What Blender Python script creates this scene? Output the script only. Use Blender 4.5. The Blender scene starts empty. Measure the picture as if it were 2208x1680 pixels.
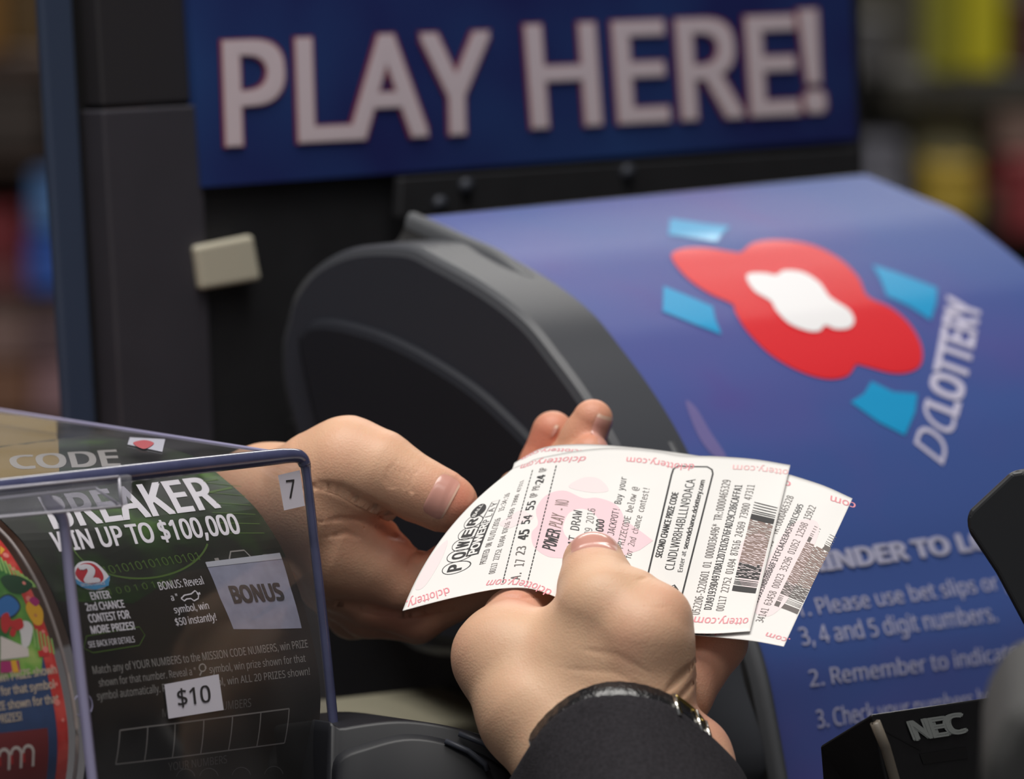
import bpy, bmesh, math, random, os
import numpy as np
from mathutils import Vector, Matrix
from mathutils.geometry import tessellate_polygon

random.seed(7); np.random.seed(7)
SC = bpy.context.scene; COL = SC.collection
# ------------------------------------------------------------------ camera
LENS = 200.0; K = LENS/36.0*2208.0; DF = 1.67; PXM = K/DF
PITCH = math.radians(5.0); ROLL = math.radians(2.4)
FOC = np.array([0.0, 0.0, 1.15])
Fw = np.array([0, math.cos(PITCH), -math.sin(PITCH)])
R0 = np.array([1.0, 0, 0]); U0 = np.array([0, math.sin(PITCH), math.cos(PITCH)])
Rv = R0*math.cos(ROLL) - U0*math.sin(ROLL); Uv = U0*math.cos(ROLL) + R0*math.sin(ROLL)
CAM = FOC - Fw*DF
def P(px, py, d):
    px = np.asarray(px, float); py = np.asarray(py, float); d = np.asarray(d, float)
    return CAM + d[..., None]*Fw + ((px-1104)/K*d)[..., None]*Rv + ((840-py)/K*d)[..., None]*Uv
def Q(p):
    """(x, y, z) with z the depth beyond the focus distance in sensor-pixel units -> world"""
    p = np.asarray(p, float); return P(p[..., 0], p[..., 1], DF + p[..., 2]/PXM)
def proj(w):
    v = np.asarray(w, float) - CAM; d = v@Fw
    return np.stack([1104 + K*(v@Rv)/d, 840 - K*(v@Uv)/d], -1)
def hit(px, py, o, n):
    r = Fw + (px-1104)/K*Rv + (840-py)/K*Uv
    t = np.dot(o-CAM, n)/np.dot(r, n); return CAM + r*t
YAW = math.radians(43.5)
W = np.array([math.cos(YAW), math.sin(YAW), 0]); D = np.array([math.sin(YAW), -math.cos(YAW), 0]); Z = np.array([0, 0, 1.0])
cd = bpy.data.cameras.new('camera'); cam = bpy.data.objects.new('camera', cd); COL.objects.link(cam)
cd.lens = LENS; cd.sensor_width = 36; cd.sensor_fit = 'HORIZONTAL'; cd.clip_start = .05; cd.clip_end = 50
m = Matrix(((Rv[0], Uv[0], -Fw[0], CAM[0]), (Rv[1], Uv[1], -Fw[1], CAM[1]), (Rv[2], Uv[2], -Fw[2], CAM[2]), (0, 0, 0, 1)))
cam.matrix_world = m
cd.dof.use_dof = True; cd.dof.focus_distance = 1.685; cd.dof.aperture_fstop = 8.5
SC.camera = cam

# ------------------------------------------------------------------ materials
def s2l(c): c /= 255.0; return c/12.92 if c <= .04045 else ((c+.055)/1.055)**2.4
def rgb(r, g, b): return (s2l(r), s2l(g), s2l(b), 1)
MATS = {}
def mat(name, col, rough=.5, metal=0, spec=.5, noise=0, nscale=200, bump=0, bscale=800, coat=0, sheen=0, emit=None):
    if name in MATS: return MATS[name]
    m = bpy.data.materials.new(name); m.use_nodes = True; nt = m.node_tree; b = nt.nodes['Principled BSDF']
    b.inputs['Base Color'].default_value = col; b.inputs['Roughness'].default_value = rough
    b.inputs['Metallic'].default_value = metal; b.inputs['Specular IOR Level'].default_value = spec
    if coat: b.inputs['Coat Weight'].default_value = coat; b.inputs['Coat Roughness'].default_value = .15
    if sheen: b.inputs['Sheen Weight'].default_value = sheen
    if emit: b.inputs['Emission Color'].default_value = emit[0]; b.inputs['Emission Strength'].default_value = emit[1]
    if noise or bump: tc = nt.nodes.new('ShaderNodeTexCoord')
    if noise:
        n = nt.nodes.new('ShaderNodeTexNoise'); n.inputs['Scale'].default_value = nscale; n.inputs['Detail'].default_value = 4
        nt.links.new(tc.outputs['Object'], n.inputs['Vector'])
        mx = nt.nodes.new('ShaderNodeMix'); mx.data_type = 'RGBA'; mx.blend_type = 'MULTIPLY'; mx.inputs[0].default_value = 1
        mr = nt.nodes.new('ShaderNodeMapRange'); mr.inputs[1].default_value = .3; mr.inputs[2].default_value = .7
        mr.inputs[3].default_value = 1-noise; mr.inputs[4].default_value = 1+noise
        nt.links.new(n.outputs[0], mr.inputs[0]); mx.inputs[6].default_value = col
        nt.links.new(mr.outputs[0], mx.inputs[7]); nt.links.new(mx.outputs[2], b.inputs['Base Color'])
    if bump:
        n2 = nt.nodes.new('ShaderNodeTexNoise'); n2.inputs['Scale'].default_value = bscale; n2.inputs['Detail'].default_value = 3
        nt.links.new(tc.outputs['Object'], n2.inputs['Vector'])
        bp = nt.nodes.new('ShaderNodeBump'); bp.inputs['Strength'].default_value = bump; bp.inputs['Distance'].default_value = .0005
        nt.links.new(n2.outputs[0], bp.inputs['Height']); nt.links.new(bp.outputs[0], b.inputs['Normal'])
    MATS[name] = m; return m
def two_tone(name, c1, c2, scale, lo=.4, hi=.6, rough=.4, stretch=(1, 1, 1), coat=0, c3=None):
    """a printed sheet whose own colours drift between two or three inks"""
    m = bpy.data.materials.new(name); m.use_nodes = True; nt = m.node_tree; b = nt.nodes['Principled BSDF']
    tc = nt.nodes.new('ShaderNodeTexCoord'); mp = nt.nodes.new('ShaderNodeMapping'); mp.inputs['Scale'].default_value = stretch
    n = nt.nodes.new('ShaderNodeTexNoise'); n.inputs['Scale'].default_value = scale; n.inputs['Detail'].default_value = 3
    cr = nt.nodes.new('ShaderNodeValToRGB'); cr.color_ramp.elements[0].position = lo; cr.color_ramp.elements[1].position = hi
    cr.color_ramp.elements[0].color = c1; cr.color_ramp.elements[1].color = c2
    if c3: e = cr.color_ramp.elements.new(min(1, hi+.12)); e.color = c3
    nt.links.new(tc.outputs['Object'], mp.inputs[0]); nt.links.new(mp.outputs[0], n.inputs['Vector'])
    nt.links.new(n.outputs[0], cr.inputs[0]); nt.links.new(cr.outputs[0], b.inputs['Base Color'])
    b.inputs['Roughness'].default_value = rough
    if coat: b.inputs['Coat Weight'].default_value = coat; b.inputs['Coat Roughness'].default_value = .2
    MATS[name] = m; return m
def clear_mat(name, tint=(1, 1, 1, 1), refl=1.0, haze=0.0, hazecol=(.5, .5, .5, 1)):
    m = bpy.data.materials.new(name); m.use_nodes = True; nt = m.node_tree; nt.nodes.clear()
    out = nt.nodes.new('ShaderNodeOutputMaterial'); tr = nt.nodes.new('ShaderNodeBsdfTransparent'); tr.inputs[0].default_value = tint
    gl = nt.nodes.new('ShaderNodeBsdfGlossy'); gl.inputs['Roughness'].default_value = .06
    ge = nt.nodes.new('ShaderNodeNewGeometry'); dt = nt.nodes.new('ShaderNodeVectorMath'); dt.operation = 'DOT_PRODUCT'
    nt.links.new(ge.outputs['Incoming'], dt.inputs[0]); nt.links.new(ge.outputs['Normal'], dt.inputs[1])
    def mth(op, a, b=None):
        q = nt.nodes.new('ShaderNodeMath'); q.operation = op
        for i_, x_ in enumerate((a, b)):
            if x_ is None: continue
            if isinstance(x_, (int, float)): q.inputs[i_].default_value = x_
            else: nt.links.new(x_, q.inputs[i_])
        return q
    ab = mth('ABSOLUTE', dt.outputs['Value']); om = mth('SUBTRACT', 1, ab.outputs[0]); pw = mth('POWER', om.outputs[0], 5)
    fr = mth('MULTIPLY_ADD', pw.outputs[0], .93); fr.inputs[2].default_value = .06
    mu = nt.nodes.new('ShaderNodeMath'); mu.operation = 'MULTIPLY'; mu.inputs[1].default_value = refl
    mx = nt.nodes.new('ShaderNodeMixShader'); nt.links.new(fr.outputs[0], mu.inputs[0]); nt.links.new(mu.outputs[0], mx.inputs[0])
    nt.links.new(gl.outputs[0], mx.inputs[2])
    if haze:
        df = nt.nodes.new('ShaderNodeBsdfDiffuse'); df.inputs[0].default_value = hazecol
        m2 = nt.nodes.new('ShaderNodeMixShader'); tc = nt.nodes.new('ShaderNodeTexCoord')
        n = nt.nodes.new('ShaderNodeTexNoise'); n.inputs['Scale'].default_value = 18; n.inputs['Detail'].default_value = 2
        mr = nt.nodes.new('ShaderNodeMapRange'); mr.inputs[1].default_value = .4; mr.inputs[2].default_value = .65
        mr.inputs[3].default_value = haze*.5; mr.inputs[4].default_value = haze*1.5
        nt.links.new(tc.outputs['Object'], n.inputs['Vector']); nt.links.new(n.outputs[0], mr.inputs[0]); nt.links.new(mr.outputs[0], m2.inputs[0])
        nt.links.new(tr.outputs[0], m2.inputs[1]); nt.links.new(df.outputs[0], m2.inputs[2]); nt.links.new(m2.outputs[0], mx.inputs[1])
    else: nt.links.new(tr.outputs[0], mx.inputs[1])
    nt.links.new(mx.outputs[0], out.inputs[0]); MATS[name] = m; return m
def skin_mat(name, base, red, rough=.48):
    m = bpy.data.materials.new(name); m.use_nodes = True; nt = m.node_tree; b = nt.nodes['Principled BSDF']; L = nt.links.new
    at = nt.nodes.new('ShaderNodeAttribute'); at.attribute_name = 'flush'
    tc = nt.nodes.new('ShaderNodeTexCoord')
    n = nt.nodes.new('ShaderNodeTexNoise'); n.inputs['Scale'].default_value = 90; n.inputs['Detail'].default_value = 5; n.inputs['Roughness'].default_value = .65
    L(tc.outputs['Object'], n.inputs['Vector'])
    ad = nt.nodes.new('ShaderNodeMath'); ad.operation = 'MULTIPLY_ADD'; L(n.outputs[0], ad.inputs[0]); ad.inputs[1].default_value = .55
    L(at.outputs['Fac'], ad.inputs[2])
    sb = nt.nodes.new('ShaderNodeMath'); sb.operation = 'SUBTRACT'; sb.use_clamp = True; L(ad.outputs[0], sb.inputs[0]); sb.inputs[1].default_value = .2
    mx = nt.nodes.new('ShaderNodeMix'); mx.data_type = 'RGBA'; L(sb.outputs[0], mx.inputs[0]); mx.inputs[6].default_value = base; mx.inputs[7].default_value = red
    L(mx.outputs[2], b.inputs['Base Color'])
    b.inputs['Roughness'].default_value = rough; b.inputs['Specular IOR Level'].default_value = .4
    b.inputs['Subsurface Weight'].default_value = .18; b.inputs['Subsurface Radius'].default_value = (1, .35, .2); b.inputs['Subsurface Scale'].default_value = .0025
    v = nt.nodes.new('ShaderNodeTexVoronoi'); v.inputs['Scale'].default_value = 1500; L(tc.outputs['Object'], v.inputs['Vector'])
    n3 = nt.nodes.new('ShaderNodeTexNoise'); n3.inputs['Scale'].default_value = 500; n3.inputs['Detail'].default_value = 4; L(tc.outputs['Object'], n3.inputs['Vector'])
    a2 = nt.nodes.new('ShaderNodeMath'); L(v.outputs[0], a2.inputs[0]); L(n3.outputs[0], a2.inputs[1])
    bp = nt.nodes.new('ShaderNodeBump'); bp.inputs['Strength'].default_value = .22; bp.inputs['Distance'].default_value = .0003
    L(a2.outputs[0], bp.inputs['Height']); L(bp.outputs[0], b.inputs['Normal'])
    MATS[name] = m; return m

# ------------------------------------------------------------------ objects
def tag(o, label=None, cat=None, group=None, kind=None):
    for k, v in (('label', label), ('category', cat), ('group', group), ('kind', kind)):
        if v: o[k] = v
    return o
def thing(name, label, cat, base, group=None):
    o = bpy.data.objects.new(name, None); COL.objects.link(o); o.location = base; o.empty_display_size = .02
    return tag(o, label, cat, group)
class MB:
    """collects faces with material slots; build() links them as one mesh object"""
    def __init__(s): s.v = []; s.f = []; s.m = []; s.mats = []; s.n = 0; s.sm = []
    def slot(s, mt):
        if mt not in s.mats: s.mats.append(mt)
        return s.mats.index(mt)
    def add(s, v, f, mt, smooth=True):
        v = np.asarray(v, float).reshape(-1, 3); i = s.slot(mt)
        s.v.append(v)
        for q in f: s.f.append(tuple(int(k)+s.n for k in q)); s.m.append(i); s.sm.append(smooth)
        s.n += len(v); return s
    def build(s, name, parent=None, recalc=False):
        v = np.concatenate(s.v)
        base = np.array(parent_loc(parent)) if parent else np.zeros(3)
        me = bpy.data.meshes.new(name); me.from_pydata((v-base).tolist(), [], s.f)
        for mt in s.mats: me.materials.append(mt)
        me.polygons.foreach_set('material_index', s.m); me.polygons.foreach_set('use_smooth', s.sm); me.update()
        if recalc:
            bm = bmesh.new(); bm.from_mesh(me); bmesh.ops.recalc_face_normals(bm, faces=bm.faces); bm.to_mesh(me); bm.free()
        o = bpy.data.objects.new(name, me); COL.objects.link(o)
        if parent: o.parent = parent
        return o
def parent_loc(p):
    l = Vector(p.location); q = p.parent
    while q: l += Vector(q.location); q = q.parent
    return l
def bev(o, w=.002, seg=3, ang=30):
    b = o.modifiers.new('bevel', 'BEVEL'); b.width = w; b.segments = seg; b.limit_method = 'ANGLE'; b.angle_limit = math.radians(ang)
    for p in o.data.polygons: p.use_smooth = False
    return o
HEX = [(0, 1, 2, 3), (7, 6, 5, 4), (0, 4, 5, 1), (1, 5, 6, 2), (2, 6, 7, 3), (3, 7, 4, 0)]
def hexa(mb, a, b, mt):
    """a, b: two quads (4 points each) joined to a solid"""
    mb.add(list(a)+list(b), HEX, mt, False); return mb
def slab(mb, quad, n, t, mt):
    q = [np.asarray(p, float) for p in quad]; n = np.asarray(n, float)
    return hexa(mb, q, [p+n*t for p in q], mt)
def box(mb, o, x, y, z, mt):
    o, x, y, z = map(lambda k: np.asarray(k, float), (o, x, y, z))
    return hexa(mb, [o, o+x, o+x+y, o+y], [o+z, o+x+z, o+x+y+z, o+y+z], mt)
def grid_faces(nu, nv, flip=False):
    f = []
    for i in range(nu-1):
        for j in range(nv-1):
            a = i*nv+j; q = (a, a+nv, a+nv+1, a+1); f.append(q[::-1] if flip else q)
    return f
def spline(pts, n):
    """centripetal-ish Catmull-Rom through pts, n samples"""
    p = np.asarray(pts, float); p = np.vstack([2*p[0]-p[1], p, 2*p[-1]-p[-2]]); out = []
    m_ = len(p)-3
    for t in np.linspace(0, m_-1e-9, n):
        i = int(t); u = t-i; a, b, c, d = p[i:i+4]
        out.append(.5*((2*b)+(c-a)*u+(2*a-5*b+4*c-d)*u*u+(3*b-a-3*c+d)*u**3))
    return np.array(out)
def resample(p, n):
    p = np.asarray(p, float); s = np.r_[0, np.cumsum(np.linalg.norm(np.diff(p, axis=0), axis=1))]
    t = np.linspace(0, s[-1], n); return np.stack([np.interp(t, s, p[:, k]) for k in range(p.shape[1])], -1), s[-1]
def tube(mb, path, r, mt, seg=10, up=(0, 0, 1), sx=1, sy=1, closed=False, caps=True):
    path = np.asarray(path, float); n = len(path); r = np.broadcast_to(np.asarray(r, float), (n,)); v = []
    for i in range(n):
        t = path[min(i+1, n-1)]-path[max(i-1, 0)] if not closed else path[(i+1) % n]-path[i-1]
        t = t/np.linalg.norm(t); a = np.cross(t, up)
        if np.linalg.norm(a) < 1e-4: a = np.cross(t, (1, 0, 0))
        a /= np.linalg.norm(a); b = np.cross(t, a)
        for k in range(seg):
            h = 2*math.pi*k/seg; v.append(path[i]+r[i]*(a*math.cos(h)*sx+b*math.sin(h)*sy))
    f = [(i*seg+k, i*seg+(k+1) % seg, ((i+1) % n)*seg+(k+1) % seg, ((i+1) % n)*seg+k) for i in range(n if closed else n-1) for k in range(seg)]
    if caps and not closed: f += [tuple(range(seg))[::-1], tuple((n-1)*seg+k for k in range(seg))]
    return mb.add(v, f, mt)

# ------------------------------------------------------------------ text
FD = os.path.join(bpy.utils.system_resource('DATAFILES') or '', 'fonts')
def font(fn):
    try: return bpy.data.fonts.load(os.path.join(FD, fn))
    except Exception: return None
SANS = font('NotoSansHebrew-Regular.woff2'); MONO = font('DejaVuSansMono.woff2')
_cap = {}
def text2d(body, fnt=None, bold=0.0, res=3, space=1.0):
    """flat letters, cap height 1, starting at x = 0: returns verts (n,2), faces, width"""
    fnt = fnt or SANS
    if fnt and fnt == MONO: body = body.replace('0', 'O')     # an open zero, as till printers print it
    def raw(b, bd):
        c = bpy.data.curves.new('letters', 'FONT'); c.body = b; c.resolution_u = res; c.space_character = space
        if fnt: c.font = fnt
        o = bpy.data.objects.new('letters', c); me = bpy.data.meshes.new_from_object(o)
        v = np.array([x.co[:2] for x in me.vertices]).reshape(-1, 2); f = [tuple(p.vertices) for p in me.polygons]
        bpy.data.objects.remove(o); bpy.data.curves.remove(c); bpy.data.meshes.remove(me); return v, f
    key = fnt.name if fnt else ''
    if key not in _cap: hv, _ = raw('H', 0); _cap[key] = hv[:, 1].max()
    v, f = raw(body, 0); v = v/_cap[key]; x0 = v[:, 0].min(); v[:, 0] -= x0
    if bold:   # heavier strokes: the same letters struck again, slightly shifted
        sh = [(bold, bold), (-bold, bold), (bold, -bold), (-bold, -bold), (0, 0)] if bold > .03 else [(bold, 0), (-bold, 0)]
        if bold > .07: sh += [(bold*1.3, 0), (-bold*1.3, 0), (0, bold*1.3), (0, -bold*1.3)]
        w = v[:, 0].max(); return [(v+np.array([x_, y_*.6]), f) for x_, y_ in sh], w
    return [(v, f)], v[:, 0].max()
def refine(v, f, mx):
    bm = bmesh.new(); vs = [bm.verts.new((x, y, 0)) for x, y in v]
    for q in f:
        try: bm.faces.new([vs[i] for i in q])
        except ValueError: pass
    bmesh.ops.triangulate(bm, faces=bm.faces[:])
    for _ in range(9):
        e = [e for e in bm.edges if e.calc_length() > mx]
        if not e: break
        bmesh.ops.subdivide_edges(bm, edges=e, cuts=1)
        bmesh.ops.triangulate(bm, faces=[q for q in bm.faces if len(q.verts) > 3])
    bm.verts.index_update()
    V = np.array([x.co[:2] for x in bm.verts]); Fc = [tuple(x.index for x in q.verts) for q in bm.faces]; bm.free(); return V, Fc
class Surf:
    """a printed sheet f(a,b) -> world; finds the sheet coordinates seen at a pixel and lays letters and shapes on the sheet"""
    def __init__(s, f, a0, a1, b0, b1, eps=.0002, mx=.01, face=None, n=90):
        s.f = f; s.r = (a0, a1, b0, b1); s.eps = eps; s.mx = mx
        A, B = np.meshgrid(np.linspace(a0, a1, n), np.linspace(b0, b1, n), indexing='ij'); s.A = A.ravel(); s.B = B.ravel()
        s.px = proj(f(s.A, s.B)); s.face = face
    def nrm(s, a, b):
        h = 1e-4*(s.r[1]-s.r[0]); g = 1e-4*(s.r[3]-s.r[2])
        n = np.cross(s.f(a+h, b)-s.f(a-h, b), s.f(a, b+g)-s.f(a, b-g)); n /= np.linalg.norm(n, axis=-1, keepdims=True)
        c = s.f(a, b); sg = np.sign(np.sum((CAM-c)*n, -1, keepdims=True)); 
        if s.face is not None: sg = np.sign(np.sum(np.asarray(s.face)*n, -1, keepdims=True))
        return n*sg
    def inv(s, x, y):
        i = np.argmin((s.px[:, 0]-x)**2+(s.px[:, 1]-y)**2); a, b = s.A[i], s.B[i]
        h = 1e-4*(s.r[1]-s.r[0]); g = 1e-4*(s.r[3]-s.r[2])
        for _ in range(8):
            p = proj(s.f(np.array([a, a+h, a]), np.array([b, b, b+g]))); J = np.stack([(p[1]-p[0])/h, (p[2]-p[0])/g], 1)
            try: dlt = np.linalg.solve(J, np.array([x, y])-p[0])
            except Exception: break
            a += np.clip(dlt[0], -.2*(s.r[1]-s.r[0]), .2*(s.r[1]-s.r[0])); b += np.clip(dlt[1], -.2*(s.r[3]-s.r[2]), .2*(s.r[3]-s.r[2]))
        return np.array([a, b])
    def put(s, mb, ab, faces, mt, lift=1.0, mx=None):
        ab, faces = refine(ab, faces, mx or s.mx)
        pa, pb = ab[:, 0], ab[:, 1]; v = s.f(pa, pb)+s.nrm(pa, pb)*s.eps*lift
        mb.add(v, faces, mt, False)
    def poly(s, mb, pts, mt, lift=1.0, mx=None, param=False):
        ab = np.array(pts, float) if param else np.array([s.inv(*p) for p in pts])
        t = tessellate_polygon([[Vector((p[0], p[1], 0)) for p in ab]]); s.put(mb, ab, t, mt, lift, mx)
    def line(s, mb, pts, wd, mt, lift=1.0, param=False):
        """stroke of width wd (sheet units) through the points"""
        ab = np.array(pts, float) if param else np.array([s.inv(*p) for p in pts]); n = len(ab); L = []; Rr = []
        for i in range(n):
            t = ab[min(i+1, n-1)]-ab[max(i-1, 0)]; t = t/(np.linalg.norm(t)+1e-12); q = np.array([-t[1], t[0]])*wd/2; L.append(ab[i]+q); Rr.append(ab[i]-q)
        f = [(i, i+1, n+i+1, n+i) for i in range(n-1)]; s.put(mb, np.array(L+Rr), f, mt, lift)
    def text(s, mb, body, p0, p1, top, mt, fnt=None, bold=0, lift=1.0, res=3, param=False, slant=None, space=1.0, mx=None):
        """baseline from p0 to p1, 'top' = where the top of the first capital is"""
        a0, a1, at = [np.array(p, float) if param else s.inv(*p) for p in (p0, p1, top)]
        cp, w = text2d(body, fnt, bold, res, space); ex = (a1-a0)/w; ey = at-a0
        if slant is None: n = (a1-a0)/np.linalg.norm(a1-a0); ey = ey-n*np.dot(ey, n)
        for i, (v, f) in enumerate(cp): s.put(mb, a0+v[:, :1]*ex+v[:, 1:]*ey, f, mt, lift+.11*i, mx)
def circ(c, r, n=40, ry=None, a0=0, a1=2*math.pi):
    ry = ry or r; return [(c[0]+r*math.cos(t), c[1]+ry*math.sin(t)) for t in np.linspace(a0, a1, n, endpoint=(a1-a0 < 6.28))]
def smooth_loop(pts, n=80):
    p = np.array(pts, float); N = len(p); out = []
    for t in np.linspace(0, N, n, endpoint=False):
        i = int(t); u = t-i; a, b, c, d = p[(i-1) % N], p[i % N], p[(i+1) % N], p[(i+2) % N]
        out.append(.5*((2*b)+(c-a)*u+(2*a-5*b+4*c-d)*u*u+(3*b-a-3*c+d)*u**3))
    return out

# ------------------------------------------------------------------ implicit bodies (one continuous skin)
class Body:
    def __init__(s): s.pr = []; s.gr = []; s.fl = []
    def chain(s, pts, k=22, sq=None):
        for a, b in zip(pts[:-1], pts[1:]): s.pr.append((np.array(a[:3], float), np.array(b[:3], float), a[3], b[3], k, sq))
    def groove(s, pts, wd, dp, zmax=1e9): s.gr.append((np.array(pts, float), wd, dp, zmax))
    def flush(s, c, r, a): s.fl.append((np.array(c, float), r, a))
    def ev(s, p, detail=True):
        d = None
        for A, B, ra, rb, k, sq in s.pr:
            ba = B-A; q = p-A; t = np.clip((q@ba)/max(ba@ba, 1e-6), 0, 1)[..., None]; c = q-t*ba
            if sq is not None:
                n = np.array(sq[:3], float); n /= np.linalg.norm(n); c = c+((c@n)*(sq[3]-1))[..., None]*n
            e = np.linalg.norm(c, axis=-1)-(ra+(rb-ra)*t[..., 0])
            if d is None: d = e
            else:
                h = np.maximum(k-np.abs(d-e), 0)/k; d = np.minimum(d, e)-h*h*k*.25
        if detail:
            for pts, wd, dp, zm in s.gr:
                m_ = None; n = len(pts)-1
                for i in range(n):
                    a, b = pts[i], pts[i+1]; ba = b-a; q = p[..., :2]-a; t = np.clip((q@ba)/max(ba@ba, 1e-6), 0, 1)
                    e = np.sum((q-t[..., None]*ba)**2, -1); 
                    u = (i+t)/n; e = e/np.maximum(np.sin(math.pi*np.clip(u, .06, .94)), .25)**2
                    m_ = e if m_ is None else np.minimum(m_, e)
                d = d+dp*np.exp(-m_/wd**2)*(p[..., 2] < zm)
        return d
    def mesh(s, vox=5.0):
        lo = np.min([np.minimum(a-ra, b-rb) for a, b, ra, rb, k, q in s.pr], 0)-3*vox
        hi = np.max([np.maximum(a+ra, b+rb) for a, b, ra, rb, k, q in s.pr], 0)+3*vox
        n = np.ceil((hi-lo)/vox).astype(int); g = [lo[i]+vox*np.arange(n[i]) for i in range(3)]
        Bk = 8; n = ((n+Bk-1)//Bk)*Bk; nb = n//Bk; d = np.empty(n, np.float32)
        bi = np.stack(np.meshgrid(*[np.arange(k) for k in nb], indexing='ij'), -1).reshape(-1, 3)
        cd_ = s.ev(lo+vox*(bi*Bk+(Bk-1)/2), False)
        loc = np.stack(np.meshgrid(*[np.arange(Bk)]*3, indexing='ij'), -1)
        for (i, j, k), c in zip(bi, cd_):
            sl = (slice(i*Bk, i*Bk+Bk), slice(j*Bk, j*Bk+Bk), slice(k*Bk, k*Bk+Bk))
            if abs(c) > vox*Bk*1.1+12: d[sl] = c
            else: d[sl] = s.ev(lo+vox*(loc+np.array([i, j, k])*Bk), False)
        ins = d < 0; c = ins[:-1, :-1, :-1].astype(np.int8)
        tot = sum(ins[a:n[0]-1+a, b:n[1]-1+b, e:n[2]-1+e].astype(np.int8) for a in (0, 1) for b in (0, 1) for e in (0, 1))
        act = (tot > 0) & (tot < 8); idx = -np.ones(act.shape, int); ci = np.argwhere(act); idx[act] = np.arange(len(ci))
        v = lo+vox*(ci+.5)
        faces = []
        for ax in range(3):
            sl0 = [slice(1, -1)]*3; sl1 = [slice(1, -1)]*3; sl0[ax] = slice(0, -1); sl1[ax] = slice(1, None)
            a = ins[tuple(sl0)]; b = ins[tuple(sl1)]; e = np.argwhere(a != b); fl = a[a != b]
            off = [1, 1, 1]; off[ax] = 0; e = e+np.array(off)
            u, w_ = [(1, 2), (2, 0), (0, 1)][ax]
            def cell(du, dw): q = e.copy(); q[:, u] -= du; q[:, w_] -= dw; return idx[q[:, 0], q[:, 1], q[:, 2]]
            Q4 = np.stack([cell(1, 1), cell(0, 1), cell(0, 0), cell(1, 0)], 1); Q4[~fl] = Q4[~fl][:, ::-1]; faces.append(Q4)
        Fc = np.concatenate(faces)
        t_ = v[Fc[:, 0]]-v.mean(0)
        if np.sum(np.cross(v[Fc[:, 1]]-v[Fc[:, 0]], v[Fc[:, 2]]-v[Fc[:, 0]])*t_) > 0: Fc = Fc[:, ::-1]   # Q mirrors the handedness
        for it in range(5):
            dd = s.ev(v, it > 1); G = np.stack([s.ev(v+np.eye(3)[k]*1.5, it > 1)-dd for k in range(3)], -1)/1.5
            G /= np.maximum(np.linalg.norm(G, axis=-1, keepdims=True), .3)**2; v = v-np.clip(dd, -vox, vox)[:, None]*G*.9
        # keep the skin inside any cut planes
        return v, Fc
    def surf_z(s, p, dirn, steps=60):
        """slide points p along dirn until they meet the skin"""
        p = np.array(p, float); dirn = np.asarray(dirn, float)/np.linalg.norm(dirn)
        for _ in range(steps): p = p+dirn*np.clip(s.ev(p), -8, 30)[:, None]*.8
        return p
    def nail(s, mb, c, ax, side, L, Wd, mt, mt2, lift=3.0, tip=.16, rnd=.55):
        """a nail plate lying on the finger: c centre (outside the skin), ax towards the tip, side across"""
        ax = np.array(ax, float); ax /= np.linalg.norm(ax); side = np.array(side, float); side -= ax*(side@ax); side /= np.linalg.norm(side)
        nn = np.cross(ax, side); nn = nn if nn[2] < 0 or abs(nn[2]) < .2 else -nn
        a, b = np.meshgrid(np.linspace(-1, 1, 25), np.linspace(-1, 1, 21), indexing='ij')
        bb = b*np.sqrt(1-np.clip(-a, 0, 1)**4*rnd)*np.sqrt(1-np.clip(a, 0, 1)**5*.35)
        pts = np.array(c)+nn*60+(a*L/2)[..., None]*ax+(bb*Wd/2)[..., None]*side; sh = pts.shape
        q0 = pts.reshape(-1, 3); q = s.surf_z(q0, -nn); far = np.linalg.norm(q-q0, axis=1) > 105; q[far] = q0[far]-nn*70
        for _ in range(4):      # settle every point on the skin
            dd = s.ev(q); G = np.stack([s.ev(q+np.eye(3)[k]*1.5)-dd for k in range(3)], -1)/1.5; G /= np.maximum(np.linalg.norm(G, axis=-1, keepdims=True), .3); q = q-np.clip(dd, -20, 20)[:, None]*G
        e = (1-np.abs(b.ravel())**6)*(1-np.clip(-a.ravel(), 0, 1)**8)
        q = q+nn*(lift*e-1.0)[:, None]
        f = np.array(grid_faces(25, 21)); am = a.ravel()[f].mean(1)
        lim = 1-2*tip
        w = Q(q)
        mb.add(w, f[am <= lim], mt); mb.add(w, f[am > lim], mt2)
def build_body(body, name, root, mt, nails=(), vox=5.0):
    v, f = body.mesh(vox); mb = MB(); mb.add(Q(v), f, mt)
    for kw in nails: body.nail(mb, **kw)
    o = mb.build(name, root)
    at = o.data.attributes.new('flush', 'FLOAT', 'POINT'); val = np.zeros(len(o.data.vertices), np.float32)
    for c, r, a in body.fl: val[:len(v)] += a*np.exp(-np.sum((v-c)**2, -1)/r**2)
    at.data.foreach_set('value', np.clip(val, -1, 1)); return o
def cub(xs, ys, x):
    """smooth curve through knots (xs, ys), linear beyond the ends"""
    xs = np.asarray(xs, float); ys = np.asarray(ys, float); x = np.asarray(x, float)
    dk = np.diff(ys, axis=0)/np.diff(xs)[:, None]; m_ = np.vstack([dk[:1], (dk[:-1]+dk[1:])/2, dk[-1:]])
    i = np.clip(np.searchsorted(xs, x, side='right')-1, 0, len(xs)-2); h = (xs[i+1]-xs[i]); t = (x-xs[i])/h
    tc = np.clip(t, 0, 1)[..., None]; h_ = h[..., None]
    r = (2*tc**3-3*tc**2+1)*ys[i]+(tc**3-2*tc**2+tc)*h_*m_[i]+(-2*tc**3+3*tc**2)*ys[i+1]+(tc**3-tc**2)*h_*m_[i+1]
    ex = (t-np.clip(t, 0, 1))[..., None]*h_; return r+np.where(ex < 0, ex*m_[0], ex*m_[-1])

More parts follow.
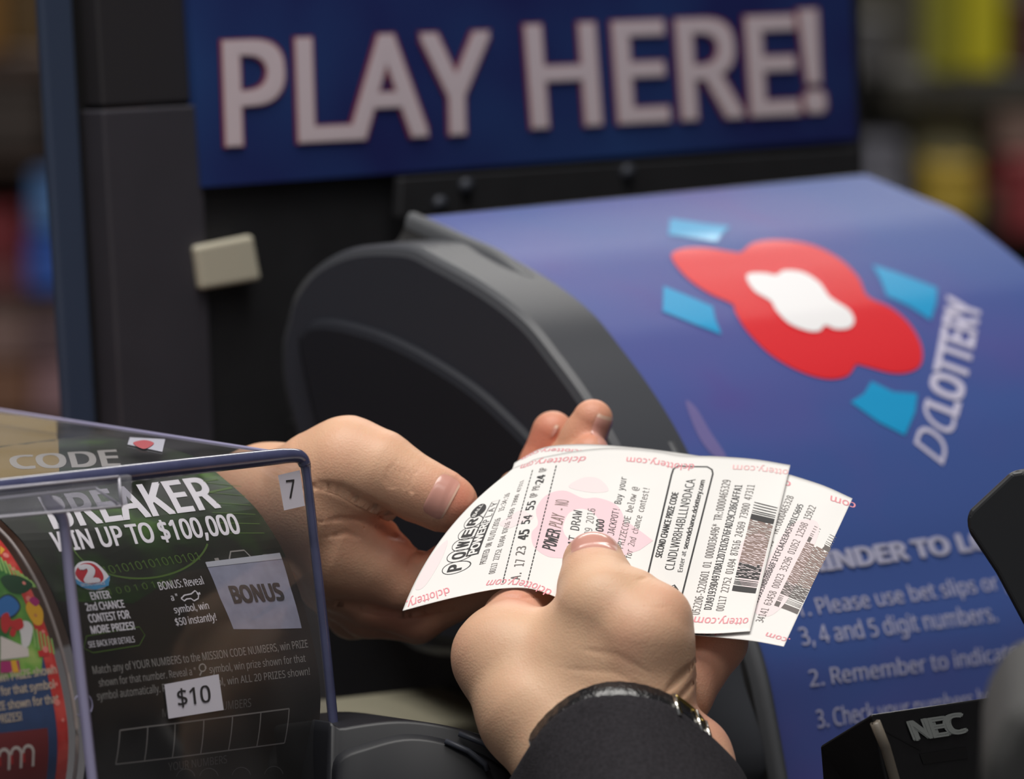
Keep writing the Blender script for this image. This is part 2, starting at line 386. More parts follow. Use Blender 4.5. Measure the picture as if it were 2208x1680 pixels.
# ---- colours
M_PAPER = mat('thermal_paper', rgb(238, 236, 234), .55, spec=.3, noise=.02, nscale=40)
M_INK = mat('black_print', rgb(46, 44, 46), .6); M_INKG = mat('grey_print', rgb(104, 96, 94), .6)
M_RED = mat('red_print', rgb(234, 148, 158), .6); M_PINKP = mat('pale_red_print', rgb(240, 190, 192), .6)
M_PINK = mat('pink_watermark', rgb(240, 206, 214), .55); M_PINK2 = mat('pale_pink_watermark', rgb(240, 224, 226), .55)
M_BRN = mat('brown_print', rgb(140, 118, 112), .6)

# ==================================================================== LOTTERY TICKETS
def ticket_surface(guides, zoff, zw):
    g = np.array([(a, *b, *c, *(d if d else (0, 0))) for a, b, c, d in guides], float)
    def f(u, v):
        u = np.asarray(u, float); v = np.asarray(v, float); u, v = np.broadcast_arrays(u, v); r = cub(g[:, 0], g[:, 1:], v); t = (u/80.0)[..., None]
        xy = r[..., 0:2]*(1-t)+r[..., 2:4]*t+4*t*(1-t)*r[..., 4:6]
        z = 1.25*(1317-xy[..., 1])+zoff+zw(xy[..., 0], xy[..., 1])
        return Q(np.concatenate([xy, z[..., None]], -1))
    return f
G1 = [(0, (868, 1317), (1093, 1022), (-24, -14)), (13, (955, 1294), (1104, 1012), (-26, 6)), (20.3, (1012, 1281), (1114, 1006), (-8, 4)),
      (25.4, (1047, 1274), (1137, 998), (-4, 2)), (30, (1080, 1269), (1153, 990), (-2, 0)), (37.3, (1134, 1268), (1204, 979), None),
      (42, (1166, 1275), (1238, 973), None), (52, (1240, 1305), (1315, 966), None), (66, (1340, 1344), (1424, 974), None), (71, (1375, 1354), (1462, 981), None),
      (82, (1455, 1363), (1545, 984), None), (93, (1535, 1366), (1624, 990), None), (105.5, (1617, 1361), (1704, 1003), None)]
G2 = [(0, (1035, 1236), (1109, 998), None), (10, (1090, 1248), (1170, 966), None), (20, (1150, 1260), (1243, 958), None), (34, (1240, 1300), (1345, 963), None),
      (60, (1395, 1358), (1520, 985), None), (80, (1512, 1371), (1655, 1010), None), (89, (1569, 1376), (1727, 1031), None), (96, (1624, 1382), (1778, 1048), None),
      (105.5, (1690, 1394), (1838, 1075), None)]
wave1 = lambda x, y: 11*np.sin((x-868)/88)+8*np.sin((x-1000)/55+y/120)
wave2 = wave1
def lottery_ticket(guides, zoff, zw, label):
    f = ticket_surface(guides, zoff, zw); s = Surf(f, 0, 80, 0, 105.5, eps=.0001, mx=1.5, n=120)
    mb = MB(); nu, nv = 49, 91
    U, V = np.meshgrid(np.linspace(0, 80, nu), np.linspace(0, 105.5, nv), indexing='ij'); top = f(U, V).reshape(-1, 3)
    n = s.nrm(U.ravel(), V.ravel()); bot = top-n*.00012
    N = nu*nv; fc = grid_faces(nu, nv)+[tuple(k+N for k in q)[::-1] for q in grid_faces(nu, nv)]
    rim = [i*nv for i in range(nu)]+[(nu-1)*nv+j for j in range(1, nv)]+[i*nv+nv-1 for i in range(nu-2, -1, -1)]+[j for j in range(nv-2, 0, -1)]
    fc += [(rim[i], rim[(i+1) % len(rim)], rim[(i+1) % len(rim)]+N, rim[i]+N) for i in range(len(rim))]
    mb.add(np.vstack([top, bot]), fc, M_PAPER, True)
    return mb, s
t1, s1 = lottery_ticket(G1, 0, wave1, '')
# border lettering, upside down along both long edges
def border(mb, s, rows):
    for p0, p1, tp, body, mt in rows: s.text(mb, body, p0, p1, tp, mt, bold=.02)
border(t1, s1, [((967, 1267), (876, 1296), (969, 1282), 'dclottery.', M_RED), ((1191, 1274), (1054, 1252), (1187, 1290), 'dclottery.com', M_RED),
    ((1265, 985), (1126, 1002), (1267, 997), 'dclottery.com', M_RED), ((1497, 1001), (1352, 986), (1496, 1014), 'dclottery.com', M_RED),
    ((1700, 1014), (1581, 1003), (1698, 1026), 'ottery.com', M_PINKP), ((1615, 1333), (1499, 1330), (1613, 1348), 'ottery.com', M_RED)])
# watermark flowers
def blob(mb, s, c, r, lobes, mt, rot=0, ax=1.0, lift=.4):
    ab = s.inv(*c); pts = []
    for t in np.linspace(0, 2*math.pi, 90, endpoint=False):
        q = r*(1+lobes*math.cos(4*(t-rot))); pts.append((ab[0]+q*math.cos(t), ab[1]+q*ax*math.sin(t)))
    s.poly(mb, pts, mt, lift, mx=1.6, param=True)
def pxblob(mb, s, pts, mt, lift): ab = [s.inv(*p) for p in pts]; s.poly(mb, smooth_loop(ab, 70), mt, lift, mx=1.6, param=True)
pxblob(t1, s1, [(1152, 1180), (1146, 1150), (1160, 1130), (1156, 1098), (1178, 1068), (1216, 1058), (1256, 1074), (1290, 1074), (1330, 1090), (1346, 1122), (1340, 1160), (1300, 1195), (1262, 1210), (1220, 1205), (1180, 1200)], M_PINK, .4)
pxblob(t1, s1, [(1214, 1140), (1226, 1108), (1252, 1098), (1278, 1106), (1292, 1128), (1284, 1156), (1256, 1170), (1226, 1162)], M_PAPER, .6)
pxblob(t1, s1, [(1226, 1050), (1255, 1031), (1290, 1032), (1312, 1058), (1270, 1062)], M_PINK2, .4); blob(t1, s1, (1110, 1120), 4.5, .1, M_PINK2, .2, 1.2)
s1.poly(t1, [(1352, 1125), (1408, 1166), (1380, 1186), (1340, 1200), (1340, 1150)], M_PINK, .5, mx=1.6)
s1.poly(t1, smooth_loop([(1590, 1230), (1600, 1170), (1640, 1150), (1654, 1180), (1634, 1262), (1608, 1276)]), M_PINK2, .5, mx=1.6)
s1.poly(t1, smooth_loop([(895, 1265), (930, 1200), (965, 1165), (950, 1210), (915, 1265)]), M_PINK2, .5)
# logo row of lettered balls
for (x, y), ch in zip([(980, 1225), (988, 1199), (997, 1175), (1008, 1151), (1018, 1126)], 'POWER'):
    ab = s1.inv(x, y); s1.line(t1, [(ab[0]+3.9*math.cos(t), ab[1]+4.2*math.sin(t)) for t in np.linspace(0, 2*math.pi, 33)], .3, M_INK, param=True)
    s1.text(t1, ch, (ab[0]-1.9, ab[1]+2), (ab[0]+1.9, ab[1]+2), (ab[0]-1.9, ab[1]-2), M_INK, bold=.06, param=True)
ab = s1.inv(1030, 1102); s1.poly(t1, circ(ab, 4.2, 30, 4.2), M_INK, 1, param=True)
s1.text(t1, 'BALL', (ab[0]-3.6, ab[1]+1), (ab[0]+3.6, ab[1]+1), (ab[0]-3.6, ab[1]-1.2), M_PAPER, param=True, bold=.04, lift=1.6)
q = [s1.inv(1018, 1198), s1.inv(1047, 1130)]; a, b = q[0], q[1]
s1.poly(t1, [(a[0], a[1]-1.7), (b[0], a[1]-1.7), (b[0], a[1]+1.7), (a[0], a[1]+1.7)], M_INK, 1, param=True)
s1.line(t1, [(b[0], a[1]-1.6), (b[0]+14, a[1]-1.6), (b[0]+14, a[1]+1.6), (b[0], a[1]+1.6)], .3, M_INK, param=True)
s1.text(t1, 'POWER', (a[0]+.8, a[1]+1.1), (b[0]-.5, a[1]+1.1), (a[0]+.8, a[1]-1.1), M_PAPER, param=True, bold=.07, lift=1.8)
s1.text(t1, 'PLAY', (b[0]+1, a[1]+1.1), (b[0]+13, a[1]+1.1), (b[0]+1, a[1]-1.1), M_INK, param=True, space=1.5)
T = lambda body, p0, p1, tp, m_=M_INK, fn=MONO, bo=.0, mb=t1, s=s1, sl=None: s.text(mb, body, p0, p1, tp, m_, fn, bo, slant=sl)
T('PRINTED ON 01/01/2016   15:34:16', (1047, 1215), (1100, 1063), (1035, 1213), M_INKG)
T('00117 22752 01494 87616 24369 73900 47311', (1067, 1236), (1130, 1035), (1055, 1233), M_INKG)
s1.line(t1, [s1.inv(1083, 1255), s1.inv(1150, 1010)], .01, M_INK, param=True)
for (p, q_) in (((1084, 1257), (1149, 1012)), ((1137, 1258), (1200, 1002))):
    A_, B_ = s1.inv(*p), s1.inv(*q_); n_ = 34
    for i in range(n_): s1.line(t1, [A_+(B_-A_)*(i/n_), A_+(B_-A_)*((i+.72)/n_)], .35, M_INK, param=True)
T('A. 17', (1121, 1250), (1133, 1206), (1102, 1244), M_INKG, bo=.01); T('23', (1131, 1196), (1135, 1178), (1113, 1190), M_INKG, bo=.03)
T('45', (1137, 1163), (1142, 1142), (1117, 1160), bo=.05); T('54', (1141, 1129), (1148, 1111), (1125, 1126), bo=.031)
T('55', (1150, 1099), (1156, 1080), (1134, 1096), bo=.031); T('QP PB:', (1156, 1072), (1166, 1044), (1143, 1068), M_INKG)
T('24', (1171, 1041), (1176, 1024), (1156, 1037), bo=.05); T('QP', (1176, 1017), (1179, 1008), (1163, 1013), M_INKG)
T('POWER', (1196, 1189), (1209, 1145), (1169, 1181), bo=.04, sl=1); T('PLAY - ', (1210, 1140), (1222, 1100), (1183, 1132), M_BRN, bo=.03, sl=1); T('NO', (1224, 1092), (1227, 1080), (1196, 1089), M_BRN, sl=1)
T('SAT DRAW', (1241, 1190), (1256, 1102), (1222, 1184), bo=.01); T('JAN 09 2016', (1270, 1190), (1284, 1098), (1254, 1188), M_INKG)
T('$800,000,000', (1293, 1230), (1303, 1122), (1277, 1226), bo=.035)
T('WIN THE BIG - JACKPOT! Buy your', (1300, 1260), (1352, 1030), (1286, 1255), M_INK); T('Enter your PRIZECODE below @', (1322, 1270), (1377, 1052), (1308, 1266), M_INKG)
T('for 2nd chance contest!', (1360, 1206), (1401, 1055), (1346, 1203), M_INKG)
# second chance box
bx = [(1372, 1345), (1448, 1024), (1452, 1012), (1462, 1005), (1525, 1007), (1535, 1013), (1537, 1022), (1465, 1305), (1452, 1352)]
s1.line(t1, bx, .5, M_INK)
T('SECOND CHANCE PRIZE CODE', (1426, 1203), (1463, 1063), (1413, 1200), fn=SANS, bo=.04); T('CLNDLWR8H4BLLLN9DACA', (1452, 1230), (1500, 1034), (1433, 1227), fn=SANS)
T('Enter at', (1471, 1234), (1480, 1189), (1461, 1232), fn=SANS); T('secondchance.dclottery.com', (1482, 1184), (1520, 1036), (1472, 1182), fn=SANS, bo=.035)
T('052206-5220601 01 0000036496* TR:0000465329', (1508, 1326), (1576, 1036), (1491, 1322), M_INKG); T('D2A91939D497DBA12D7E02676FAD29C286CAFFA1', (1534, 1315), (1601, 1047), (1518, 1312), bo=.02)
T('00117 22752 01494 87616 24369 73900 47311', (1560, 1318), (1628, 1047), (1544, 1315), M_INKG)
# shield beside the box
sh = [(1431, 1262), (1443, 1267), (1454, 1262), (1461, 1272), (1463, 1290), (1459, 1312), (1448, 1304), (1437, 1285)]
s1.line(t1, sh+sh[:1], .5, M_INK); s1.line(t1, [(1441, 1272), (1452, 1268), (1457, 1280), (1455, 1298)], 1.4, M_INK)
def barcode(mb, s, c00, c10, c01, mt, seed, mt2):
    """c00 start low corner, c10 far along the reading direction, c01 across; stacked bar code"""
    A_, B_, C_ = s.inv(*c00), s.inv(*c10), s.inv(*c01); X = B_-A_; Y = C_-A_; rnd = random.Random(seed)
    def r(x0, x1, y0, y1, m_): s.put(mb, np.array([A_+X*x0+Y*y0, A_+X*x1+Y*y0, A_+X*x1+Y*y1, A_+X*x0+Y*y1]), [(0, 1, 2, 3)], m_, mx=20)
    r(0, .06, 0, 1, mt)
    for x in (.075, .09, .105, .125): r(x, x+.007, 0, 1, mt)
    for x in (.895, .925, .955, .985): r(x, x+.007, 0, 1, mt)
    r(.80, .86, 0, 1, mt); r(.875, .882, 0, 1, mt)
    rows = 9
    for j in range(rows):
        x = .15
        while x < .79:
            w = rnd.choice([.008, .012, .016, .024, .036]); g = rnd.choice([.006, .008, .012])
            r(x, min(x+w, .8), j/rows, (j+1)/rows, mt if x < .3 else mt2); x += w+g
barcode(t1, s1, (1578, 1274), (1627, 1081), (1629, 1280), M_INK, 3, M_BRN)
o = t1.build('lottery_ticket'); tag(o, 'upper white printed lottery slip held under the thumb, covering the other slip', 'ticket', 'lottery slips passed between the two hands')
t2, s2 = lottery_ticket(G2, 13, wave2, '')
border(t2, s2, [((1262, 972), (1127, 987), (1263, 980), 'dclottery.com', M_RED), ((1845, 1086), (1792, 1069), (1838, 1098), 'com', M_RED), ((1706, 1040), (1690, 1036), (1703, 1052), 'd', M_RED),
    ((1704, 1378), (1655, 1364), (1700, 1388), '.com', M_RED), ((1560, 1362), (1520, 1360), (1558, 1371), 'dcl', M_RED)])
s2.line(t2, [(1440, 1367), (1527, 1369), (1536, 1366), (1543, 1358), (1600, 1200)], .45, M_INK)
s2.poly(t2, smooth_loop([(1620, 1290), (1690, 1150), (1740, 1120), (1765, 1150), (1700, 1290), (1650, 1330)]), M_PINK2, .4, mx=1.6)
T2 = lambda *a, **k: T(*a, mb=t2, s=s2, **k)
T2('052206-5220601 01 0000036496* TR:0000465328', (1590, 1345), (1712, 1072), (1578, 1340), M_INKG); T2('B0CC4193335AB68BBA8F1FCFCA42E845FB01C5695', (1620, 1330), (1733, 1090), (1608, 1325), bo=.02)
T2('34141 63458 00023 35296 01052 12598 15922', (1645, 1343), (1760, 1094), (1630, 1338), M_INKG)
barcode(t2, s2, (1669, 1306), (1757, 1133), (1719, 1325), M_INKG, 5, M_BRN)
o = t2.build('lottery_ticket'); tag(o, 'lower white printed lottery slip fanned out to the side beneath the upper slip', 'ticket', 'lottery slips passed between the two hands')

# ==================================================================== HANDS
SK_A = skin_mat('warm_skin', rgb(230, 184, 152), rgb(214, 132, 110)); SK_B = skin_mat('olive_skin', rgb(225, 184, 152), rgb(218, 150, 128))
NAIL = mat('nail_plate', rgb(214, 156, 142), .28, coat=.4); NTIP = mat('nail_tip', rgb(222, 182, 160), .35, coat=.3)
A = Body()
A.chain([(-260, 1330, 1500, 190), (250, 1200, 1000, 150), (580, 1085, 540, 122), (690, 1085, 440, 132)], 40)
A.chain([(700, 1040, 420, 118), (752, 1012, 390, 110), (820, 1020, 365, 86), (880, 1046, 352, 68), (925, 1066, 348, 62), (962, 1084, 346, 59), (972, 1088, 344, 55)], 26)
A.chain([(690, 1120, 450, 125), (760, 1180, 460, 100), (800, 1215, 450, 84)], 34)
A.chain([(740, 1190, 440, 110), (830, 1225, 430, 72), (872, 1262, 425, 58), (1000, 1210, 440, 52), (1130, 1110, 520, 46), (1230, 1016, 520, 44), (1273, 980, 512, 43)], 22)
A.chain([(740, 1240, 500, 88), (800, 1290, 500, 62), (905, 1330, 500, 50), (1030, 1270, 540, 46), (1150, 1120, 600, 46), (1218, 1004, 590, 46), (1258, 944, 575, 46), (1278, 905, 565, 44)], 18)
A.chain([(720, 1250, 560, 80), (790, 1320, 545, 54), (900, 1342, 580, 44), (1040, 1230, 660, 44), (1140, 1080, 680, 45), (1166, 1005, 675, 46), (1192, 932, 665, 46)], 16)
A.chain([(700, 1230, 600, 80), (760, 1320, 610, 56), (860, 1330, 650, 44), (990, 1240, 720, 40), (1070, 1110, 740, 36), (1110, 1050, 745, 34)], 16)
A.groove([(640, 1060), (690, 1046), (735, 1056), (775, 1078), (820, 1098), (856, 1120), (885, 1135)], 11, 20)
A.groove([(690, 1125), (735, 1118), (775, 1122), (800, 1135)], 6, 5); A.groove([(702, 1160), (745, 1148), (785, 1162)], 6, 4); A.groove([(800, 1128), (835, 1150), (870, 1165)], 9, 7)
A.groove([(872, 1228), (893, 1205), (925, 1178), (960, 1150)], 7, 13); A.groove([(690, 1296), (745, 1302), (820, 1318), (900, 1322), (990, 1308)], 10, 10); 
for x0, yo in ((848, 0), (860, 3), (874, 7), (887, 8), (836, -4)):
    A.groove([(x0+22, 998+yo), (x0+2, 1018+yo), (x0-4, 1040+yo), (x0+4, 1062+yo)], 4.5, 2.6)
for c, r, a in (((985, 1075, 300), 60, .9), ((1190, 920, 640), 80, .5), ((1283, 890, 540), 70, .45), ((1275, 960, 490), 60, .45), ((790, 1130, 380), 60, .5), ((880, 1180, 380), 60, .6), ((1130, 1000, 640), 90, .6), ((850, 1330, 470), 110, .5)): A.flush(c, r, a)
ra = thing('person', 'person with bare forearm and open palm-up hand, thumb over the slips, behind the clear dispenser', 'person', Q((600, 1500, 560)))
build_body(A, 'body', ra, SK_A, [
    dict(c=(952, 1068, 346), ax=(52, 28, 0), side=(-34, 62, 4), L=52, Wd=102, mt=NAIL, mt2=NTIP, tip=.10),
    dict(c=(1288, 916, 562), ax=(18, -40, -8), side=(44, 18, 26), L=60, Wd=56, mt=NAIL, mt2=NTIP, tip=.13),
    dict(c=(1196, 938, 662), ax=(16, -44, -8), side=(44, 18, 24), L=56, Wd=52, mt=NAIL, mt2=NTIP, tip=.13)], vox=5)
B = Body()
B.chain([(1279, 1211, 32, 60), (1281, 1222, 24, 64), (1288, 1268, -30, 82), (1302, 1315, -90, 98), (1385, 1380, -130, 104), (1375, 1470, -120, 112)], 26)
B.chain([(1370, 1290, -85, 62), (1418, 1332, -120, 68), (1402, 1400, -115, 88), (1385, 1480, -110, 100)], 24)
B.chain([(1112, 1330, 92, 60), (1088, 1400, 40, 92), (1080, 1420, 20, 98), (1150, 1540, -60, 115), (1232, 1640, -120, 118), (1310, 1800, -210, 110)], 36)
B.chain([(1100, 1330, 100, 56), (1176, 1272, 190, 48), (1240, 1240, 232, 46), (1290, 1206, 276, 44)], 22)
B.chain([(1130, 1400, 80, 66), (1240, 1322, 160, 50), (1340, 1262, 236, 46), (1400, 1215, 300, 44)], 16)
B.chain([(1220, 1450, 60, 66), (1340, 1365, 140, 50), (1440, 1290, 216, 44), (1480, 1238, 286, 42)], 16)
B.chain([(1150, 1430, 10, 110), (1280, 1440, -50, 128), (1370, 1470, -80, 112)], 50)
B.chain([(1185, 1385, -10, 66), (1250, 1370, -40, 84)], 30)
B.chain([(1230, 1560, -80, 120), (1370, 1550, -110, 112)], 50)
B.chain([(1320, 1600, -110, 116), (1400, 1760, -220, 110), (1480, 1930, -340, 112)], 50)
B.chain([(1442, 1520, -60, 52), (1462, 1452, -60, 36)], 24)
B.chain([(1400, 1520, 20, 90), (1462, 1500, 20, 70), (1543, 1382, 84, 66), (1560, 1310, 180, 54), (1545, 1240, 262, 42)], 22)
B.chain([(1420, 1600, -90, 104), (1478, 1640, -100, 98), (1535, 1770, -190, 92)], 30)
B.groove([(1432, 1498), (1462, 1466), (1500, 1424)], 10, 7); B.groove([(1456, 1518), (1480, 1490), (1500, 1462)], 7, 5); B.groove([(1370, 1252), (1398, 1246)], 4, 2)
B.groove([(1075, 1285), (1120, 1290), (1180, 1286)], 4, 2.5); B.groove([(1385, 1306), (1420, 1312), (1450, 1306)], 3, .8)
B.groove([(1250, 1400), (1330, 1412), (1400, 1450)], 9, 1.2); B.groove([(1200, 1440), (1320, 1450), (1410, 1490)], 8, 1)
for c, r, a in (((1280, 1180, 0), 60, .55), ((1120, 1285, 60), 70, .8), ((1430, 1310, -150), 60, .45), ((1010, 1420, -10), 60, .35), ((1540, 1430, 20), 110, .6), ((1520, 1600, -120), 80, .7), ((1240, 1450, -170), 90, -.15), ((1350, 1380, -220), 60, .3)): B.flush(c, r, a)
rb = thing('person', 'person in a black sleeve handing over the slips with the thumb on top', 'person', Q((1350, 1780, -200)))
build_body(B, 'body', rb, SK_B, [dict(c=(1281, 1192, 24), ax=(2, -46, 44), side=(60, 2, 0), L=84, Wd=108, mt=NAIL, mt2=NTIP, tip=.05, rnd=.1)], vox=5)
# sleeve: knitted cuff pulled over the wrist
M_SLV = mat('black_knit', rgb(48, 46, 50), .95, spec=.15, noise=.25, nscale=900, bump=.5, bscale=2500)
def sleeve():
    mb = MB(); rings = []
    # ring = near rim points (seen) and far rim points (behind the wrist)
    near = [(1098, 1700, -150), (1130, 1640, -200), (1165, 1588, -240), (1210, 1542, -265), (1270, 1510, -280), (1335, 1500, -285), (1400, 1510, -278), (1455, 1534, -262), (1505, 1572, -235), (1550, 1612, -200), (1592, 1660, -150)]
    far = [(1600, 1700, -60), (1540, 1720, 20), (1440, 1720, 50), (1320, 1720, 40), (1200, 1730, 20), (1110, 1735, -60)]
    loop = np.array(smooth_loop(near+far, 96)); c = loop.mean(0); ax = np.array([110, 420, -330.]); 
    for i, (t, sc) in enumerate([(.012, .93), (0, .965), (-.006, 1.0), (.01, 1.02), (.06, 1.03), (.14, 1.035), (.4, 1.05), (.6, 1.08), (.85, 1.12), (1.12, 1.15)]):
        r = c+(loop-c)*sc+ax*t
        w = np.sin(np.linspace(0, 2*math.pi*5, 96)+i*.9)*(3.5 if i > 3 else 0); r = r+w[:, None]*((loop-c)/np.linalg.norm(loop-c, axis=1, keepdims=True)); rings.append(r)
    v = Q(np.concatenate(rings)); f = [(i*96+k, i*96+(k+1) % 96, (i+1)*96+(k+1) % 96, (i+1)*96+k) for i in range(len(rings)-1) for k in range(96)]
    mb.add(v, f, M_SLV); o = mb.build('jacket_sleeve', rb); sd = o.modifiers.new('smooth', 'SUBSURF'); sd.levels = sd.render_levels = 1
    so = o.modifiers.new('cloth', 'SOLIDIFY'); so.thickness = .0008; so.offset = -1
    o['label'] = 'black knitted sleeve cuff'
sleeve()
# wristwatch strap
M_LEA = mat('black_leather', rgb(24, 24, 28), .3, spec=.6, bump=.8, bscale=900, coat=.4); M_STEEL = mat('polished_steel', rgb(225, 222, 215), .18, metal=1); M_GOLD = mat('brass', rgb(190, 165, 95), .3, metal=1)
wt = thing('wristwatch', 'black leather watch strap with steel and brass buckle above the black cuff', 'wristwatch', Q((1350, 1540, -150)))
sp = spline([(1150, 1608, -206), (1190, 1560, -238), (1240, 1521, -262), (1300, 1497, -276), (1360, 1495, -276), (1420, 1510, -262), (1470, 1538, -238), (1506, 1570, -205), (1525, 1600, -160)], 60)
wdv = np.array([8, 30, -22.]); wdv = wdv/np.linalg.norm(wdv)
def ribbon(mb, path, w0, w1, th, mt, amp=0.0):
    n = len(path); v = []
    ctr = np.array([1340, 1640, -120.])
    for i in range(n):
        o_ = path[i]-ctr; t = path[min(i+1, n-1)]-path[max(i-1, 0)]; t /= np.linalg.norm(t); nn = o_-t*(o_@t)-wdv*(o_@wdv); nn /= np.linalg.norm(nn)
        b = amp*math.sin(i*1.9)
        for a_, h in ((w0, 0), (w0+2, th+b), ((w0+w1)/2, th*1.25+b), (w1-2, th+b), (w1, 0)): v.append(path[i]+wdv*a_+nn*h)
    f = [(i*5+k, i*5+(k+1) % 5, (i+1)*5+(k+1) % 5, (i+1)*5+k) for i in range(n-1) for k in range(5)]+[(0, 1, 2, 3, 4), tuple((n-1)*5+k for k in range(5))[::-1]]
    mb.add(Q(np.array(v)), f, mt); return mb
ribbon(MB(), sp, -26, 44, 9, M_LEA, .8).build('strap', wt)
bk = MB()
def on_strap(i, a, h):
    ctr = np.array([1340, 1640, -120.]); t = sp[min(i+1, 59)]-sp[max(i-1, 0)]; t /= np.linalg.norm(t); o_ = sp[i]-ctr; nn = o_-t*(o_@t)-wdv*(o_@wdv); nn /= np.linalg.norm(nn); return sp[i]+wdv*a+nn*h
def bar(mb, pts, r, mt): tube(mb, Q(spline(pts, 14) if len(pts) > 2 else np.array(pts)), r/PXM, mt, 8)
for k in (41, 49, 54): bar(bk, [on_strap(k, -24, 13), on_strap(k, 34, 15)], 5.5, M_STEEL)
b2 = MB(); bar(b2, [on_strap(k, -29, 8) for k in range(42, 58, 3)], 5, M_GOLD); bar(b2, [on_strap(42, -29, 8), on_strap(42, 20, 12)], 4.5, M_GOLD); bk.build('buckle_bar', b2.build('buckle_frame', wt))

# ==================================================================== LOTTERY MACHINE
BLK = mat('black_plastic', rgb(38, 38, 41), .5, noise=.12, nscale=60); BLK2 = mat('satin_black_plastic', rgb(54, 57, 67), .5, spec=.4)
BLK3 = mat('deep_black', rgb(16, 15, 17), .6); GRY = mat('charcoal_panel', rgb(56, 54, 62), .6, noise=.06, nscale=50); SLATE = mat('slate_blue_metal', rgb(54, 66, 90), .5)
RIMM = mat('grey_rim', rgb(96, 98, 102), .4)
BLUE = two_tone('blue_poster', rgb(66, 90, 156), rgb(80, 86, 154), 9, .42, .62, .5, (1, 1, 1.6), .0, rgb(92, 70, 146))
RED = mat('logo_red', rgb(226, 40, 50), .45, coat=.3); WHT = mat('logo_white', rgb(246, 245, 248), .5); CYN = mat('logo_cyan', rgb(30, 158, 214), .45, coat=.3)
LAV = mat('lavender_print', rgb(206, 202, 226), .5)
DM = 1.87; O = P(890, 470, DM)
kiosk = thing('lottery_kiosk', 'black lottery machine with curved blue poster hood and large sign across its top', 'machine', O+Z*(.975-O[2]))
def dz(px, py, w=0.0, dd=0.0):
    p = hit(px, py, O+W*w, W)-O; return np.array([p@D, p@Z])
def wz(px, py, d):
    p = hit(px, py, O+D*d, D)-O; return np.array([p@W, p@Z])
prof = [dz(x, y) for x, y in [(890, 470), (1000, 520), (1086, 560), (1171, 628), (1257, 706), (1300, 752), (1375, 850), (1432, 940), (1482, 1030), (1550, 1180), (1600, 1320), (1640, 1440), (1665, 1560), (1690, 1700)]]
pl, plen = resample(spline(prof, 160), 120)
WR = (hit(1870, 405, O, D)-O)@W
ss = np.linspace(0, plen, 120)
def fpanel(w, s):
    w, s = np.broadcast_arrays(np.asarray(w, float), np.asarray(s, float)); d = np.interp(s, ss, pl[:, 0]); z = np.interp(s, ss, pl[:, 1])
    return O+w[..., None]*W+d[..., None]*D+z[..., None]*Z
sp_ = Surf(fpanel, -.01, WR+.03, 0, plen, eps=.0003, mx=.006, n=140)
mb = MB(); U, V = np.meshgrid([0, WR/2, WR], np.linspace(0, plen, 80), indexing='ij'); mb.add(fpanel(U, V).reshape(-1, 3), grid_faces(3, 80), BLUE)
inn = fpanel(U, V)-.004*D; mb.add(inn.reshape(-1, 3), grid_faces(3, 80, True), BLK)
pp = sp_
red = [(1447, 555), (1470, 538), (1520, 536), (1580, 545), (1598, 545), (1625, 525), (1680, 519), (1750, 530), (1810, 560), (1850, 600), (1870, 640), (1920, 665), (1960, 700), (1985, 745), (1985, 785), (1960, 803), (1920, 805), (1862, 790), (1845, 788), (1825, 812), (1780, 818), (1720, 800), (1660, 765), (1610, 715), (1585, 675), (1578, 657), (1530, 635), (1480, 600)]
pp.poly(mb, smooth_loop(red, 150), RED, 1)
wht = [(1608, 602), (1618, 592), (1650, 592), (1672, 596), (1690, 586), (1730, 590), (1765, 612), (1785, 640), (1800, 652), (1830, 672), (1840, 695), (1828, 710), (1800, 712), (1778, 704), (1765, 716), (1740, 716), (1700, 700), (1672, 672), (1660, 652), (1625, 630)]
pp.poly(mb, smooth_loop(wht, 120), WHT, 2)
for q in ([(1445, 473), (1480, 478), (1520, 484), (1575, 490), (1556, 506), (1545, 523), (1500, 516), (1441, 508)], [(1880, 572), (1930, 588), (2020, 622), (2018, 655), (2006, 692), (1960, 662), (1912, 640), (1898, 605)],
          [(1430, 618), (1480, 638), (1536, 662), (1542, 690), (1555, 723), (1500, 702), (1428, 673)], [(1878, 823), (1925, 846), (1977, 850), (1972, 890), (1950, 940), (1895, 912), (1833, 868), (1862, 850)]):
    pp.poly(mb, q, CYN, 1)
pp.poly(mb, smooth_loop([(1478, 868), (1500, 880), (1530, 930), (1565, 985), (1540, 985), (1505, 940)]), mat('poster_scuff', rgb(112, 104, 160), .6), .6)
pp.text(mb, 'DC', (2032, 1004), (2062, 902), (1970, 956), LAV, bold=.005, slant=1)
pp.text(mb, 'LOTTERY', (2062, 898), (2112, 662), (1996, 872), LAV, bold=.07, slant=1)
TX = mat('poster_text', rgb(178, 178, 205), .6)
pt = lambda b, p0, p1, tp, bo=.02: pp.text(mb, b, p0, p1, tp, TX, bold=bo)
pt('REMINDER TO LOTTERY', (1660, 1246), (2300, 1160), (1655, 1208), .08)
pt('1. Please use bet slips or play slips for', (1722, 1331), (2378, 1241), (1718, 1296), .02); pt('3, 4 and 5 digit numbers.', (1730, 1392), (2150, 1340), (1725, 1354), .02)
pt('2. Remember to indicate Date', (1747, 1481), (2290, 1410), (1742, 1446), .02); pt('3. Check your numbers before you leave', (1763, 1570), (2340, 1496), (1758, 1532), .02)
o = mb.build('poster_hood', kiosk); o['label'] = 'curved blue poster with red flower logo and white lettering'
